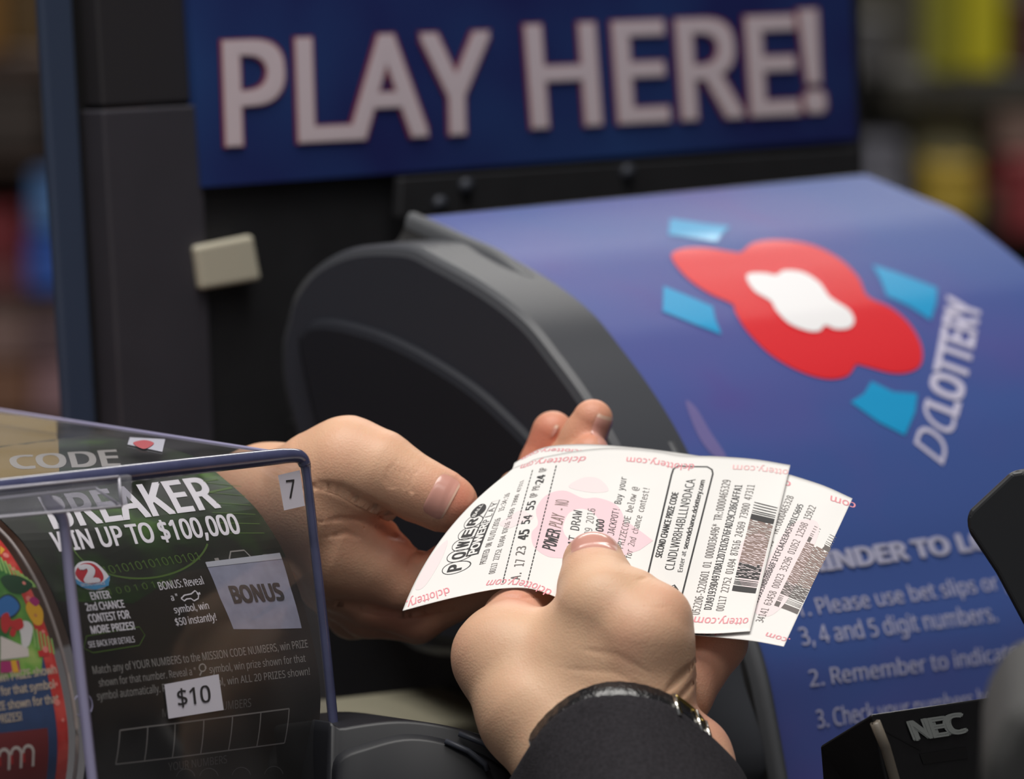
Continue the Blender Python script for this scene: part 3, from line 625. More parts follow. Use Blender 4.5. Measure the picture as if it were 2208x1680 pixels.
# side rim and drum, stepping outwards from the poster edge
def offs(p, k):
    t = np.gradient(p, axis=0); t /= np.linalg.norm(t, axis=1, keepdims=True); return p+np.stack([t[:, 1], -t[:, 0]], 1)*k
def strip(mb, steps, base, mt):
    rows = [O+w*W+offs(base, k)[:, :1]*D+offs(base, k)[:, 1:]*Z for w, k in steps]; n = len(base)
    mb.add(np.concatenate(rows), grid_faces(len(rows), n), mt)
P2, _ = resample(pl, 80)
sg = 1 if offs(P2, .01)[40, 0] < P2[40, 0] else -1     # sign that moves inwards
mb = MB(); strip(mb, [(.0005, 0), (.0005, -.002*sg), (-.002, -.002*sg), (-.003, .0), (-.003, .003*sg)], P2, RIMM); mb.build('hood_edge_trim', kiosk)
mb = MB(); strip(mb, [(-.003, .003*sg), (-.005, .007*sg), (-.008, .009*sg)], P2, BLK3); mb.build('hood_groove', kiosk)
# drum: closed outline in the plane of the side face, seen through pixels
WS = -.026
dr = [(600, 760), (612, 690), (632, 625), (680, 568), (760, 533), (870, 531), (936, 560), (1043, 622), (1129, 690), (1193, 768), (1257, 856), (1320, 960), (1380, 1090), (1440, 1260), (1490, 1460), (1530, 1720), (1290, 1730), (1190, 1540), (1080, 1430), (860, 1390), (700, 1120), (615, 880)]
def prism(mb, pts_px, w0, w1, mt, round_=.003, mt2=None):
    pts = np.array([dz(x, y, w0) for x, y in pts_px]); pts = np.array(smooth_loop(pts, 140)); c = pts.mean(0); n = len(pts)
    t = np.roll(pts, -1, 0)-np.roll(pts, 1, 0); t /= np.linalg.norm(t, axis=1, keepdims=True); nn = np.stack([t[:, 1], -t[:, 0]], 1); s_ = np.sign(np.sum((pts-c)*nn)); nn *= s_
    rows = []
    for w, k in ((w0, -round_), (w0+round_*.3, -round_*.3), (w0+round_, 0), (w1, 0)):
        q = pts+nn*k; rows.append(O+w*W+q[:, :1]*D+q[:, 1:]*Z)
    for i in range(3): mb.add(np.concatenate(rows[i:i+2]), [(k, (k+1) % n, n+(k+1) % n, n+k) for k in range(n)], mt2 or mt)
    mb.add(rows[0], [tuple(range(n))[::-1]], mt, False); return pts
mb = MB(); prism(mb, dr, WS, .004, BLK2, .0035, mat('drum_lit_band', rgb(70, 72, 78), .45)); mb.build('drum_side', kiosk, True)  # light on the cylinder band is put into its paler colour
inner = [(640, 770), (650, 705), (700, 690), (800, 714), (900, 760), (1010, 830), (1090, 900), (1150, 965), (1200, 1050), (1240, 1180), (1250, 1320), (1200, 1400), (1060, 1400), (880, 1350), (720, 1060)]
mb = MB(); prism(mb, inner, WS-.0035, WS+.001, mat('drum_recess_plastic', rgb(33, 35, 43), .6, spec=.3), .003); mb.build('drum_cover', kiosk, True)
# lower right body behind the poster bottom and under the drum
mb = MB(); a = dz(1500, 1100); 
box(mb, O+D*(-.07)+Z*(.9755-O[2])+W*.002, W*(WR-.004), D*.12, Z*(O[2]-.9755-.07), BLK); mb.build('cabinet_body', kiosk)
# sign board plane
DS = -.07; SO = O+D*DS
def plane_quad(px4, o_, n_): return [hit(x, y, o_, n_) for x, y in px4]
sq = plane_quad([(435, 404), (1848, 300), (1832, -120), (404, -60)], SO, D)
def fsign(a, b):
    a, b = np.broadcast_arrays(np.asarray(a, float), np.asarray(b, float)); a = a[..., None]; b = b[..., None]
    return (sq[0]*(1-a)+sq[1]*a)*(1-b)+(sq[3]*(1-a)+sq[2]*a)*b
sw = np.linalg.norm(sq[1]-sq[0]); sh_ = np.linalg.norm(sq[3]-sq[0])
fs = lambda x, y: fsign(np.asarray(x)/sw, np.asarray(y)/sh_)
ssn = Surf(fs, 0, sw, 0, sh_, eps=.0004, mx=.05, n=80)
BLU2 = two_tone('blue_sign', rgb(30, 38, 98), rgb(38, 68, 126), 8, .40, .62, .5, (1, 1, 1), .0, rgb(50, 78, 140))
mb = MB(); slab(mb, sq, -D, .004, BLU2)
LT = mat('sign_letters', rgb(222, 206, 214), .55); LR = mat('sign_letter_outline', rgb(150, 50, 66), .55)
for bo, m_, l in ((.062, LR, 1), (.036, LT, 2)):
    ssn.text(mb, 'PLAY', (490, 311), (1052, 282), (482, 92), m_, bold=bo, lift=l, slant=1); ssn.text(mb, 'HERE', (1150, 272), (1716, 242), (1134, 58), m_, bold=bo, lift=l, slant=1)
    ssn.text(mb, '!', (1740, 236), (1772, 234), (1722, 26), m_, bold=bo, lift=l, slant=1)
o = mb.build('sign', kiosk); o['label'] = 'blue sign reading PLAY HERE! in pale red-edged letters'
# black board that carries the sign, and drum side wall
def wall_quad(px4, d, t, mt, name):
    o_ = O+D*d; mb = MB(); slab(mb, plane_quad(px4, o_, D), -D, t, mt); return mb.build(name, kiosk)
wall_quad([(405, 1640), (1880, 1540), (1852, -160), (398, -130)], DS-.0045, .02, BLK, 'back_board')
crs = bev(wall_quad([(862, 470), (1855, 412), (1850, 318), (866, 384)], DS+.006, .004, BLK, 'cross_rail'), .0008)
for x, y in ((1002, 402), (1350, 372), (945, 440)):
    mb = MB(); c = hit(x, y, O+D*(DS+.006), D); tube(mb, [c, c+D*.002], .0028, BLK2, 12); mb.build('rail_bolt', crs)
bev(wall_quad([(290, 1400), (480, 1380), (434, 226), (222, 238)], DS-.001, .012, GRY, 'side_panel'), .001)
bev(wall_quad([(222, 230), (434, 218), (420, -150), (200, -140)], DS-.003, .012, mat('dark_panel', rgb(42, 40, 44), .6), 'side_panel'), .001)
bev(wall_quad([(225, 1300), (300, 1300), (202, -140), (140, -140)], DS-.012, .01, BLK3, 'side_gap'), .001)
bev(wall_quad([(168, 1300), (232, 1300), (150, -140), (80, -140)], DS-.010, .004, SLATE, 'corner_post'), .0015)
# label holder on the board
mb = MB(); q = plane_quad([(437, 626), (566, 604), (548, 506), (424, 531)], O+D*(DS+.002), D); slab(mb, q, -D, .004, mat('yellowed_plastic', rgb(196, 190, 172), .5))
o = bev(mb.build('sticker_block', None), .0015); tag(o, 'small yellowed off-white block stuck on the black side of the lottery machine', 'label holder')

# ==================================================================== COUNTER STRIP and black printer
mb = MB(); cs = O+D*.08
q0 = [hit(x, y, O+D*dd_, D) for x, y, dd_ in ((600, 1590, .035), (1150, 1546, .035), (1150, 1455, .0), (600, 1516, .0))]
slab(mb, q0, -Z, .012, mat('beige_edge', rgb(128, 124, 107), .6, noise=.05, nscale=40))
o = bev(mb.build('base_rail', kiosk), .002); o['label'] = 'pale beige rail'
prn = thing('receipt_printer', 'black printer with curved ribbed lid at the bottom under the beige rail', 'printer', P(900, 1900, 1.72))
PB = mat('printer_black', rgb(27, 28, 34), .5, spec=.5)
def dome(px, z0, z1, mt, name, lift=0):
    """lid: front profile px extruded backwards"""
    p = spline(px, 40); mb = MB(); rows = []
    for k, (zz, dy) in enumerate(((z0-6, 9), (z0, 2), (z0+8, 0), (z1, -18), (z1+8, -12))):
        rows.append(Q(np.stack([p[:, 0]-(zz-z0)*.35, p[:, 1]+dy-lift, np.full(40, zz)], -1)))
    fl = np.array(rows[0]); low = Q(np.stack([p[:, 0], np.full(40, 1900.), np.full(40, z0-6.)], -1)); bk_ = Q(np.stack([p[:, 0]-(z1-z0)*.35, np.full(40, 1900.), np.full(40, z1+8.)], -1))
    mb.add(np.concatenate([low]+rows+[bk_]), grid_faces(7, 40), mt); return mb.build(name, prn)
dome([(704, 1900), (706, 1584), (740, 1568), (850, 1553), (940, 1560), (1040, 1584), (1110, 1618), (1170, 1662), (1220, 1720)], 60, 420, PB, 'body')
dome([(720, 1720), (730, 1640), (800, 1608), (880, 1590), (960, 1600), (1040, 1630), (1080, 1655), (1100, 1672), (1125, 1720)], 36, 70, PB, 'lid_panel')
mb = MB(); tube(mb, Q([(990, 1582, 40), (1040, 1602, 30), (1090, 1628, 26), (1128, 1650, 24)]), .0009, BLK2, 8); mb.build('lid_ridge', prn)
mb = MB(); tube(mb, Q([(960, 1598, 28), (1010, 1620, 22), (1046, 1648, 20), (1052, 1662, 20)]), .0009, BLK2, 8); mb.build('lid_ridge', prn)

# ==================================================================== CUSTOMER DISPLAY (lower right)
nec = thing('customer_display', 'black till display with grey lettering and a pale painted-in corner highlight at the lower right', 'display', P(2000, 1900, 1.70))
NB = mat('glossy_black_shell', rgb(30, 30, 32), .28, spec=.6, noise=.1, nscale=300)
C0 = P(1876, 1542, 1.655)
def solid(name, pts, faces, mt, par, w=.001, seg=3):
    mb = MB(); mb.add(pts, faces, mt, False); o = mb.build(name, par, True); return bev(o, w, seg, 20)
F = lambda x, y: hit(x, y, C0, D)
sl = [F(1878, 1540), F(2300, 1482), F(2300, 1900), F(1960, 1900)]; ctr = (0, 0, 0)
lf = [P(1768, 1608, 1.69), P(1790, 1900, 1.69)]; bkq = [P(1768, 1608, 1.69)-D*.0, P(2170, 1540, 1.72), P(2200, 1900, 1.72)]
v = [sl[0], sl[1], sl[2], sl[3], lf[0], lf[1], P(2300, 1500, 1.70), P(2300, 1900, 1.72)]
solid('housing', v, [(0, 3, 2, 1), (4, 5, 3, 0), (0, 1, 6, 4), (1, 2, 7, 6), (4, 6, 7, 5), (5, 7, 2, 3)], NB, nec, .0025, 4)
fq = [F(1960, 1900), F(2300, 1900), F(2300, 1482), F(1878, 1540)]
fn = lambda a, b: C0+np.asarray(a, float)[..., None]*W+np.asarray(b, float)[..., None]*Z
sn = Surf(lambda a, b: fn(*np.broadcast_arrays(a, b)), 0, .09, -.08, .02, eps=.0003, mx=.05, n=70)
NG = mat('grey_logo', rgb(150, 154, 152), .5); mb = MB()
sn.text(mb, 'N', (1972, 1595), (2008, 1589), (1957, 1557), NG, bold=.09, slant=1); sn.text(mb, 'E', (2010, 1589), (2043, 1584), (1997, 1551), NG, bold=.09, slant=1); sn.text(mb, 'C', (2044, 1584), (2082, 1577), (2030, 1545), NG, bold=.09, slant=1)
sn.poly(mb, [(1982, 1626), (2082, 1610), (2086, 1635), (1990, 1648)], BLK3, .6)
sn.line(mb, [(1878, 1560), (1925, 1586), (1985, 1618)], .0004, BLK3)
mb.build('front_marks', nec)
mb = MB(); tube(mb, [F(1884, 1558)+D*.0006, F(1905, 1610)+D*.0006, F(1928, 1690)+D*.0006, F(1950, 1800)], .0016, mat('corner_highlight', rgb(112, 104, 94), .4), 10); mb.build('corner_edge', nec)  # edge highlight painted as a pale strip along the corner
# foreground dark casing, out of focus
mb = MB(); q = [P(2112, 2560, 1.36), P(2420, 2560, 1.36), P(2420, 1500, 1.36), P(2190, 1520, 1.36), P(2120, 1640, 1.36)]
q2 = [p+np.array([.01, .12, .0]) for p in q]; mb.add(q+q2, [(0, 1, 2, 3, 4), (9, 8, 7, 6, 5)]+[(i, (i+1) % 5, (i+1) % 5+5, i+5) for i in range(5)], mat('dark_casing', rgb(50, 50, 50), .7), False)
o = bev(mb.build('till_casing', None, True), .006, 5, 20); tag(o, 'blurred dark grey casing in front of the black till display at the lower right corner', 'machine')
# tilted black pinpad back at the right edge
mb = MB(); pts = [(2180, 1016), (2205, 1012), (2420, 1090), (2420, 1500), (2290, 1500), (2208, 1352), (2146, 1236), (2086, 1146), (2083, 1112), (2092, 1098)]
fr = [P(x, y, 1.70) for x, y in pts]; bk_ = [p+np.array([.012, .05, -.004]) for p in fr]; n = len(pts)
mb.add(fr+bk_, [tuple(range(n)), tuple(range(2*n-1, n-1, -1))]+[(i, (i+1) % n, (i+1) % n+n, i+n) for i in range(n)], mat('pinpad_black', rgb(30, 31, 34), .42), False)
pad = thing('card_reader', 'black rounded card reader slab jutting in at the right edge before the blue poster', 'card reader', P(2300, 1500, 1.70))
bev(mb.build('shell', pad, True), .003, 4, 15)

# ==================================================================== SCRATCH TICKET DISPENSER
C = P(655, 985, 1.695); Zf = -Z+.11*D; Zf = Zf/np.linalg.norm(Zf); NF = np.cross(W, Zf); NF = NF if NF@D > 0 else -NF
bin_ = thing('ticket_dispenser', 'clear acrylic ticket dispenser box with rounded front rim at the lower left', 'dispenser', C+Zf*.14-W*.08)
EDGE = mat('acrylic_edge', rgb(72, 75, 106), .22, spec=.6, coat=.5, noise=.15, nscale=120); EDGE2 = mat('acrylic_rib', rgb(160, 156, 190), .4, spec=.5)
CLR = clear_mat('clear_acrylic', (.93, .93, .95, 1), .9, .045, rgb(190, 190, 195)); CLR2 = clear_mat('clear_lid', (.88, .88, .9, 1), .7, .10, rgb(190, 190, 195))
FP = lambda x, y, off=0.0: hit(x, y, C+NF*off, NF)
fpq = [FP(-260, 1760), FP(738, 1760), FP(648, 985), FP(-260, 1088)]
mb = MB(); mb.add(fpq, [(0, 1, 2, 3)], CLR, False); mb.build('front_panel', bin_)
# lid
E0 = dict(); bw = lambda x, y, w: hit(x, y, C+W*w, W)
Bk = bw(0, 885, 0.0); dv = Bk-C
mb = MB(); lft = FP(-260, 1088); mb.add([C, C+dv*1.25, lft+dv*1.25, lft], [(0, 1, 2, 3)], CLR2, False); mb.build('lid', bin_)
mb = MB(); mb.add([C, C+dv*1.25, C+dv*1.25+Zf*.13, C+Zf*.13], [(0, 1, 2, 3)], CLR, False); mb.build('side_panel', bin_)
# moulded rim: along the top front edge, round the corner and down
rim = spline([FP(-260, 1082), FP(0, 1053), FP(300, 1018), FP(560, 989), FP(620, 983), FP(645, 985), FP(656, 998), FP(662, 1030), FP(680, 1190), FP(705, 1420), FP(738, 1760)], 90)
mb = MB(); r = np.interp(np.linspace(0, 1, 90), [0, .5, .62, .7, 1], [.0030, .0021, .0019, .0014, .0016]); tube(mb, rim, r, EDGE, 10); mb.build('rim', bin_)
mb = MB(); tube(mb, spline([C+dv*.003, C+dv*.5, C+dv*1.25], 12), .0006, EDGE2, 6); mb.build('lid_edge', bin_)
mb = MB(); rb_ = spline([FP(92, 1062), FP(102, 1085), FP(128, 1112), FP(138, 1160), FP(148, 1260), FP(170, 1450), FP(205, 1760)], 50)
tube(mb, rb_+NF*.0008, .0021, EDGE2, 4, up=NF, sx=1.0, sy=.5); mb.build('divider_rib', bin_)
# clear moulded hinge tab
TAB = clear_mat('clear_tab', (.86, .86, .9, 1), 1.2, .42, rgb(200, 200, 208))  # pale haze in the colour stands in for the tab's reflections
mb = MB(); q = [FP(-200, 1133), FP(258, 1090), FP(262, 1024), FP(-200, 1074)]; slab(mb, q, NF, .006, TAB); tab = bev(mb.build('hinge_tab', bin_), .0015, 3)
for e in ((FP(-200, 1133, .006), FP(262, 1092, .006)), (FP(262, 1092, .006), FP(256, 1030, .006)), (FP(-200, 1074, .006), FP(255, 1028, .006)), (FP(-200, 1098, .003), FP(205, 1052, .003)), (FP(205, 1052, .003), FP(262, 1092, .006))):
    mb = MB(); tube(mb, e, .0005, mat('tab_glint', rgb(206, 204, 216), .2, coat=.5), 6); mb.build('tab_edge', tab)  # edge glints put into a pale colour
mb = MB(); c = FP(179, 1521, .0006); ring = [c+(W*math.cos(t)-Zf*math.sin(t))*.0034 for t in np.linspace(0, 2*math.pi, 24, endpoint=False)]; tube(mb, ring, .00018, EDGE2, 6, up=NF, closed=True)
ring = [c+(W*math.cos(t)-Zf*math.sin(t))*.0011 for t in np.linspace(0, 2*math.pi, 16, endpoint=False)]; tube(mb, ring, .0003, EDGE2, 6, up=NF, closed=True); mb.build('screw_boss', bin_)
# stickers
STK = mat('sticker_white', rgb(214, 210, 222), .5)
ff = lambda a, b: C+np.asarray(a, float)[..., None]*W+np.asarray(b, float)[..., None]*Zf
sf = Surf(lambda a, b: ff(*np.broadcast_arrays(a, b)), -.14, .01, 0, .11, eps=.00015, mx=.05, n=80)
mb = MB(); sf.poly(mb, [(598, 1025), (645, 1014), (656, 1091), (611, 1101)], STK, 2); sf.text(mb, '7', (619, 1075), (636, 1073), (613, 1036), M_INK, bold=.02, lift=3)
tag(mb.build('number_sticker'), 'small white sticker with the number 7 on the clear dispenser front', 'sticker')
mb = MB(); sf.poly(mb, [(353, 1476), (470, 1454), (481, 1531), (362, 1550)], STK, 2); sf.text(mb, '$10', (383, 1524), (453, 1513), (379, 1488), M_INK, bold=.02, lift=3)
tag(mb.build('price_sticker'), 'white price sticker reading $10 on the clear dispenser front', 'sticker')
# ticket sheets: one rolled profile
WS2 = -.004
tp = [bw(x, y, WS2)-(C+W*WS2) for x, y in [(200, 938), (240, 944), (340, 960), (430, 990), (472, 1024), (520, 1065), (562, 1110), (612, 1192), (650, 1290), (676, 1390), (690, 1480), (688, 1560), (672, 1640), (640, 1760)]]
tpr = np.array([[p@D, p@Z] for p in tp]); tps, tlen = resample(spline(tpr, 200), 150); ts = np.linspace(0, tlen, 150)
def fsheet(w, s):
    w, s = np.broadcast_arrays(np.asarray(w, float), np.asarray(s, float)); d = np.interp(s, ts, tps[:, 0]); z = np.interp(s, ts, tps[:, 1]); return C+w[..., None]*W+d[..., None]*D+z[..., None]*Z
wl = (lambda p: (p-C)@W)(hit(163, 1560, C+D*tps[:, 0].max(), D))
def sheet(w0, w1, mt, edge=None):
    mb = MB(); U, V = np.meshgrid(np.linspace(w0, w1, 12), np.linspace(0, tlen, 110), indexing='ij'); a = fsheet(U, V).reshape(-1, 3); N = len(a); s = Surf(fsheet, w0, w1, 0, tlen, eps=.00012, mx=.004, n=150)
    nn = s.nrm(U.ravel(), V.ravel()); g = grid_faces(12, 110)
    mb.add(np.vstack([a, a-nn*.0003]), g+[tuple(k+N for k in q)[::-1] for q in g], mt); return mb, s
GRN = two_tone('green_black_ticket', rgb(24, 28, 18), rgb(40, 66, 24), 38, .42, .6, .4, (1, 1, 1), .3, rgb(84, 124, 40))
DRK = two_tone('dark_ticket', rgb(22, 20, 19), rgb(46, 40, 32), 26, .4, .7, .4, (1, 1, 1), .3)
mb, s = sheet(wl+.004, WS2, DRK)
# green area printed on the upper part of the card
W0, W1 = wl+.004, WS2; sb = [s.inv(x, y)[1] for x, y in ((160, 1290), (300, 1300), (420, 1230), (600, 1200))]
n = 40; lowb = [(W0+(W1-W0)*i/n, np.interp(i/n, [0, .3, .55, 1], sb)) for i in range(n+1)]
V_ = [(a, 0) for a, b in lowb]+lowb; s.put(mb, np.array(V_), [(i, i+1, n+2+i, n+1+i) for i in range(n)], GRN, .5, mx=.004)
TW = mat('ticket_white', rgb(226, 222, 228), .5); TD = mat('ticket_grey', rgb(150, 146, 142), .5); GL = mat('ticket_green_line', rgb(78, 104, 44), .5); SIL = mat('ticket_silver', rgb(148, 150, 170), .4, noise=.1, nscale=300); SIL2 = mat('ticket_silver_light', rgb(188, 190, 200), .4)
st = lambda b, p0, p1, t_, m_=TW, bo=.02, sl_=None, fn_=None: s.text(mb, b, p0, p1, t_, m_, fn_, bo, slant=sl_, mx=.004)
s.poly(mb, [(-60, 1045), (-60, 965), (125, 930), (127, 1040)], mat('tan_reflection_print', rgb(172, 146, 92), .6), .8)  # the lid's tan reflection, painted onto the ticket sheet
st('CODE', (28, 1012), (258, 1006), (20, 985), mat('ticket_pale', rgb(196, 192, 188), .5), .05, 1)
st('BREAKER', (118, 1140), (474, 1094), (84, 1074), TW, .045, 1)
st('WIN UP TO $100,000', (121, 1190), (519, 1150), (106, 1150), TW, .045, 1)
for (x, y, r) in ((300, 1215, 150),):
    s.line(mb, [(x+r*math.cos(t), y-60+r*.62*math.sin(t)) for t in np.linspace(.2, 2.9, 30)], .0006, GL)
for i in range(6): s.line(mb, [(430+i*9, 1040+i*22), (520+i*10, 1050+i*20)], .0003, GL)
s.line(mb, [(452, 1062), (500, 1052)], .0009, GL); s.line(mb, [(430, 1040), (470, 1034)], .0007, GL)
st('101010101010101', (226, 1240), (432, 1208), (222, 1222), GL, 0); st('1 0 0 1 0 1 0 1', (235, 1284), (372, 1262), (231, 1270), GL, 0)
# second chance badge
s.poly(mb, smooth_loop([(158, 1235), (170, 1214), (200, 1212), (222, 1228), (236, 1250), (222, 1270), (190, 1272), (166, 1258)]), TW, 1.2)
s.poly(mb, smooth_loop([(162, 1238), (174, 1218), (198, 1216), (217, 1232), (222, 1250), (205, 1262), (180, 1258)]), mat('badge_red', rgb(190, 52, 62), .5), 1.8)
s.text(mb, '2', (186, 1256), (210, 1254), (178, 1222), TW, bold=.12, lift=2.6, mx=.004)
s.poly(mb, [(160, 1248), (172, 1256), (195, 1262), (222, 1256), (236, 1242), (233, 1264), (205, 1273), (176, 1268), (164, 1260)], mat('badge_blue', rgb(80, 150, 196), .5), 2.8)
s.text(mb, 'SECOND CHANCE', (174, 1266), (226, 1262), (173, 1260), TW, bold=.03, lift=3.4, mx=.004)
for b_, p0, p1, t_ in (('ENTER', (198, 1294), (239, 1290), (194, 1278)), ('2nd CHANCE', (187, 1318), (269, 1310), (184, 1302)), ('CONTEST FOR', (193, 1343), (281, 1333), (190, 1326)), ('MORE PRIZES!', (198, 1367), (291, 1357), (195, 1351))): st(b_, p0, p1, t_, TW, .05)
st('SEE BACK FOR DETAILS', (192, 1397), (291, 1385), (189, 1384), TW, .02)
s.line(mb, [(186, 1372), (300, 1352), (312, 1370), (300, 1392), (200, 1408), (180, 1398), (186, 1372)], .0003, GL)
st('BONUS: Reveal', (345, 1273), (440, 1260), (341, 1256)); st('a "', (370, 1296), (385, 1294), (368, 1282)); st('"', (428, 1292), (435, 1291), (426, 1278))
s.line(mb, [(390, 1291), (397, 1284), (412, 1281), (420, 1274), (428, 1281), (427, 1291), (418, 1296), (411, 1291), (402, 1292), (397, 1296), (390, 1291)], .0004, TW)
st('symbol, win', (377, 1323), (451, 1313), (374, 1308)); st('$50 instantly!', (380, 1350), (467, 1338), (377, 1334))
s.poly(mb, [(442, 1214), (603, 1193), (624, 1262), (650, 1355), (572, 1357), (503, 1357), (474, 1290)], SIL, 1.2); s.poly(mb, [(442, 1213), (602, 1193), (607, 1206), (446, 1224)], SIL2, 2)
s.line(mb, [(494, 1206), (497, 1190), (526, 1187), (540, 1201)], .0005, TD); s.line(mb, [(463, 1208), (472, 1207)], .0012, TD); s.line(mb, [(567, 1200), (576, 1199)], .0012, TD)
s.text(mb, 'BONUS', (505, 1300), (612, 1293), (492, 1266), M_INK, bold=.07, lift=3, slant=1, mx=.004)
st('Match any of YOUR NUMBERS to the MISSION CODE NUMBERS, win PRIZE', (201, 1454), (664, 1396), (198, 1437), TD, .01)
st('shown for that number. Reveal a "', (214, 1481), (423, 1455), (211, 1465), TD, .01); st('" symbol, win prize shown for that', (443, 1453), (659, 1427), (441, 1437), TD, .01)
s.line(mb, [(430, 1457), (434, 1449)], .0005, TD); s.line(mb, [(436+7*math.cos(t), 1440+8*math.sin(t)) for t in np.linspace(1.7, 8.0, 20)], .0004, TD)
st('symbol automatically. Reveal a', (210, 1510), (400, 1486), (207, 1493), TD, .01); st('symbol, win ALL 20 PRIZES shown!', (432, 1484), (668, 1455), (430, 1468), TD, .01)
TF = mat('ticket_faint', rgb(104, 102, 100), .5)
st('MISSION CODE NUMBERS', (350, 1547), (541, 1524), (347, 1529), TF, 0); st('YOUR NUMBERS', (363, 1662), (489, 1645), (362, 1645), TF, .01, 1)
tops = [(258, 1575), (318, 1567), (377, 1560), (439, 1552), (501, 1544), (562, 1536), (623, 1528)]; bots = [(249, 1648), (311, 1641), (371, 1634), (432, 1626), (492, 1618), (553, 1610), (613, 1602)]
s.line(mb, tops, .00045, TD); s.line(mb, bots, .00045, TD)
for a_, b_ in zip(tops, bots): s.line(mb, [a_, b_], .00045, TD)
for x in (400, 450, 520, 590): s.line(mb, [(x+20*math.cos(t), 1690-x*.03+20*math.sin(t)) for t in np.linspace(3.3, 6.1, 14)], .0003, TF)
o = mb.build('scratch_ticket'); tag(o, 'dark green and black curved scratch ticket offering $100,000 with silver bonus case', 'ticket', 'scratch tickets inside the clear dispenser')
# left ticket
CB = mat('ticket_blue', rgb(44, 72, 118), .45, coat=.3, noise=.08, nscale=300); RB = two_tone('ticket_red', rgb(206, 48, 42), rgb(226, 84, 74), 90, .5, .62, .4, (1, 1, 1), .3)
gcol = two_tone('ticket_leaf_green', rgb(40, 110, 46), rgb(120, 178, 70), 60, .42, .58, .4, (1, 1, 1), .3, rgb(196, 210, 120))
mb, s = sheet(wl-.09, wl-.003, CB); WLr = wl-.003
s.put(mb, np.array([(WLr-.0040, 0), (WLr, 0), (WLr, tlen), (WLr-.0040, tlen)]), [(0, 1, 2, 3)], RB, 1, mx=.004)
s0 = s.inv(60, 1448)[1]; s.put(mb, np.array([(wl-.09, 0), (WLr-.0040, 0), (WLr-.0040, s0-.004), (WLr-.006, s0+.001), (wl-.09, s0+.001)]), [(0, 1, 2, 3, 4)], gcol, .6, mx=.004)
CRD = mat('ticket_pale_dot', rgb(240, 140, 128), .45); CRW = mat('ticket_cream_white', rgb(226, 222, 220), .45); YEL = mat('ticket_yellow', rgb(236, 176, 40), .45); MAG = mat('ticket_magenta', rgb(176, 40, 110), .45); DG = mat('ticket_dark_green', rgb(22, 66, 34), .5); REDT = mat('ticket_bow_red', rgb(204, 44, 44), .45); CR = mat('ticket_cream', rgb(226, 214, 206), .5)
OUTL = mat('ticket_outline', rgb(24, 30, 34), .5); LG = mat('ticket_light_green', rgb(150, 192, 104), .45); SKYB = mat('ticket_sky_blue', rgb(52, 120, 190), .45)
for i in range(9): s.line(mb, [(-8+i*9, 1196+i*7), (4+i*10, 1232+i*5)], .0007, LG, 1.2)
for i in range(6): s.line(mb, [(70+i*8, 1352+i*5), (76+i*8, 1396+i*3)], .0006, LG, 1.2)
for i in range(26): s.poly(mb, circ((WLr-.0020+.0006*math.sin(i*2.3), .006+i*.0052), .0006+.0004*(i % 3 == 0), 10), CRD, 1.6, param=True)
s.poly(mb, smooth_loop([(-6, 1296), (14, 1282), (34, 1290), (44, 1310), (30, 1330), (4, 1336), (-10, 1320)]), OUTL, 1.3); s.poly(mb, smooth_loop([(-6, 1299), (14, 1285), (32, 1293), (41, 1310), (28, 1327), (4, 1333), (-8, 1320)]), SKYB, 1.5)
s.poly(mb, smooth_loop([(40, 1345), (58, 1340), (70, 1356), (62, 1392), (48, 1394), (44, 1370)]), CRW, 1.5)
s.poly(mb, [(0, 1178), (10, 1186), (2, 1196), (0, 1196)], YEL, 1.4); s.poly(mb, smooth_loop([(0, 1250), (20, 1240), (48, 1246), (70, 1262), (50, 1280), (20, 1276)]), DG, 1.4)
s.poly(mb, smooth_loop([(55, 1308), (70, 1290), (80, 1300), (92, 1320), (90, 1345), (76, 1348), (62, 1330)]), YEL, 1.6); s.poly(mb, smooth_loop([(62, 1296), (72, 1288), (84, 1298), (76, 1308)]), MAG, 2.0)
s.poly(mb, smooth_loop([(2, 1330), (16, 1322), (24, 1338), (44, 1334), (50, 1352), (36, 1360), (22, 1352), (12, 1366), (2, 1356)]), REDT, 1.8)
s.poly(mb, smooth_loop([(26, 1352), (34, 1362), (28, 1374), (20, 1366)]), REDT, 1.8); s.poly(mb, [(0, 1372), (60, 1398), (62, 1416), (0, 1424)], CR, 1.4); s.poly(mb, [(0, 1426), (40, 1424), (44, 1450), (0, 1452)], MAG, 1.4); s.poly(mb, [(22, 1425), (34, 1424), (40, 1450), (27, 1451)], YEL, 1.8)
s.poly(mb, [(80, 1404), (104, 1402), (106, 1415), (84, 1417)], REDT, 1.6)
TC = mat('ticket_tan_text', rgb(208, 190, 168), .5)
st('NUMBERS, win PRIZE shown', (-95, 1485), (122, 1452), (-98, 1467), TC, .04); st('shown for that symbol', (-52, 1508), (118, 1484), (-55, 1490), TC, .04); st('win PRIZE shown for that', (-62, 1540), (127, 1515), (-65, 1522), TC, .04); st('WIN PRIZES!', (-44, 1566), (47, 1553), (-46, 1548), TC, .04)
s.poly(mb, [(-100, 1592), (102, 1570), (104, 1610), (96, 1700), (-100, 1740)], mat('ticket_dark_red', rgb(128, 34, 36), .5), 1.2)
for cx, cy in ((8, 1630), (34, 1626), (60, 1622)):
    s.line(mb, [(cx+11*math.cos(t), cy+14*math.sin(t)) for t in np.linspace(3.0, 6.4, 14)]+[(cx+10, cy+30)], .0009, CR, 2); s.line(mb, [(cx-11, cy), (cx-9, cy+22)], .0009, REDT, 2)
o = mb.build('scratch_ticket'); tag(o, 'red bordered festive scratch ticket with blue lower half at the far left of the dispenser', 'ticket', 'scratch tickets inside the clear dispenser')
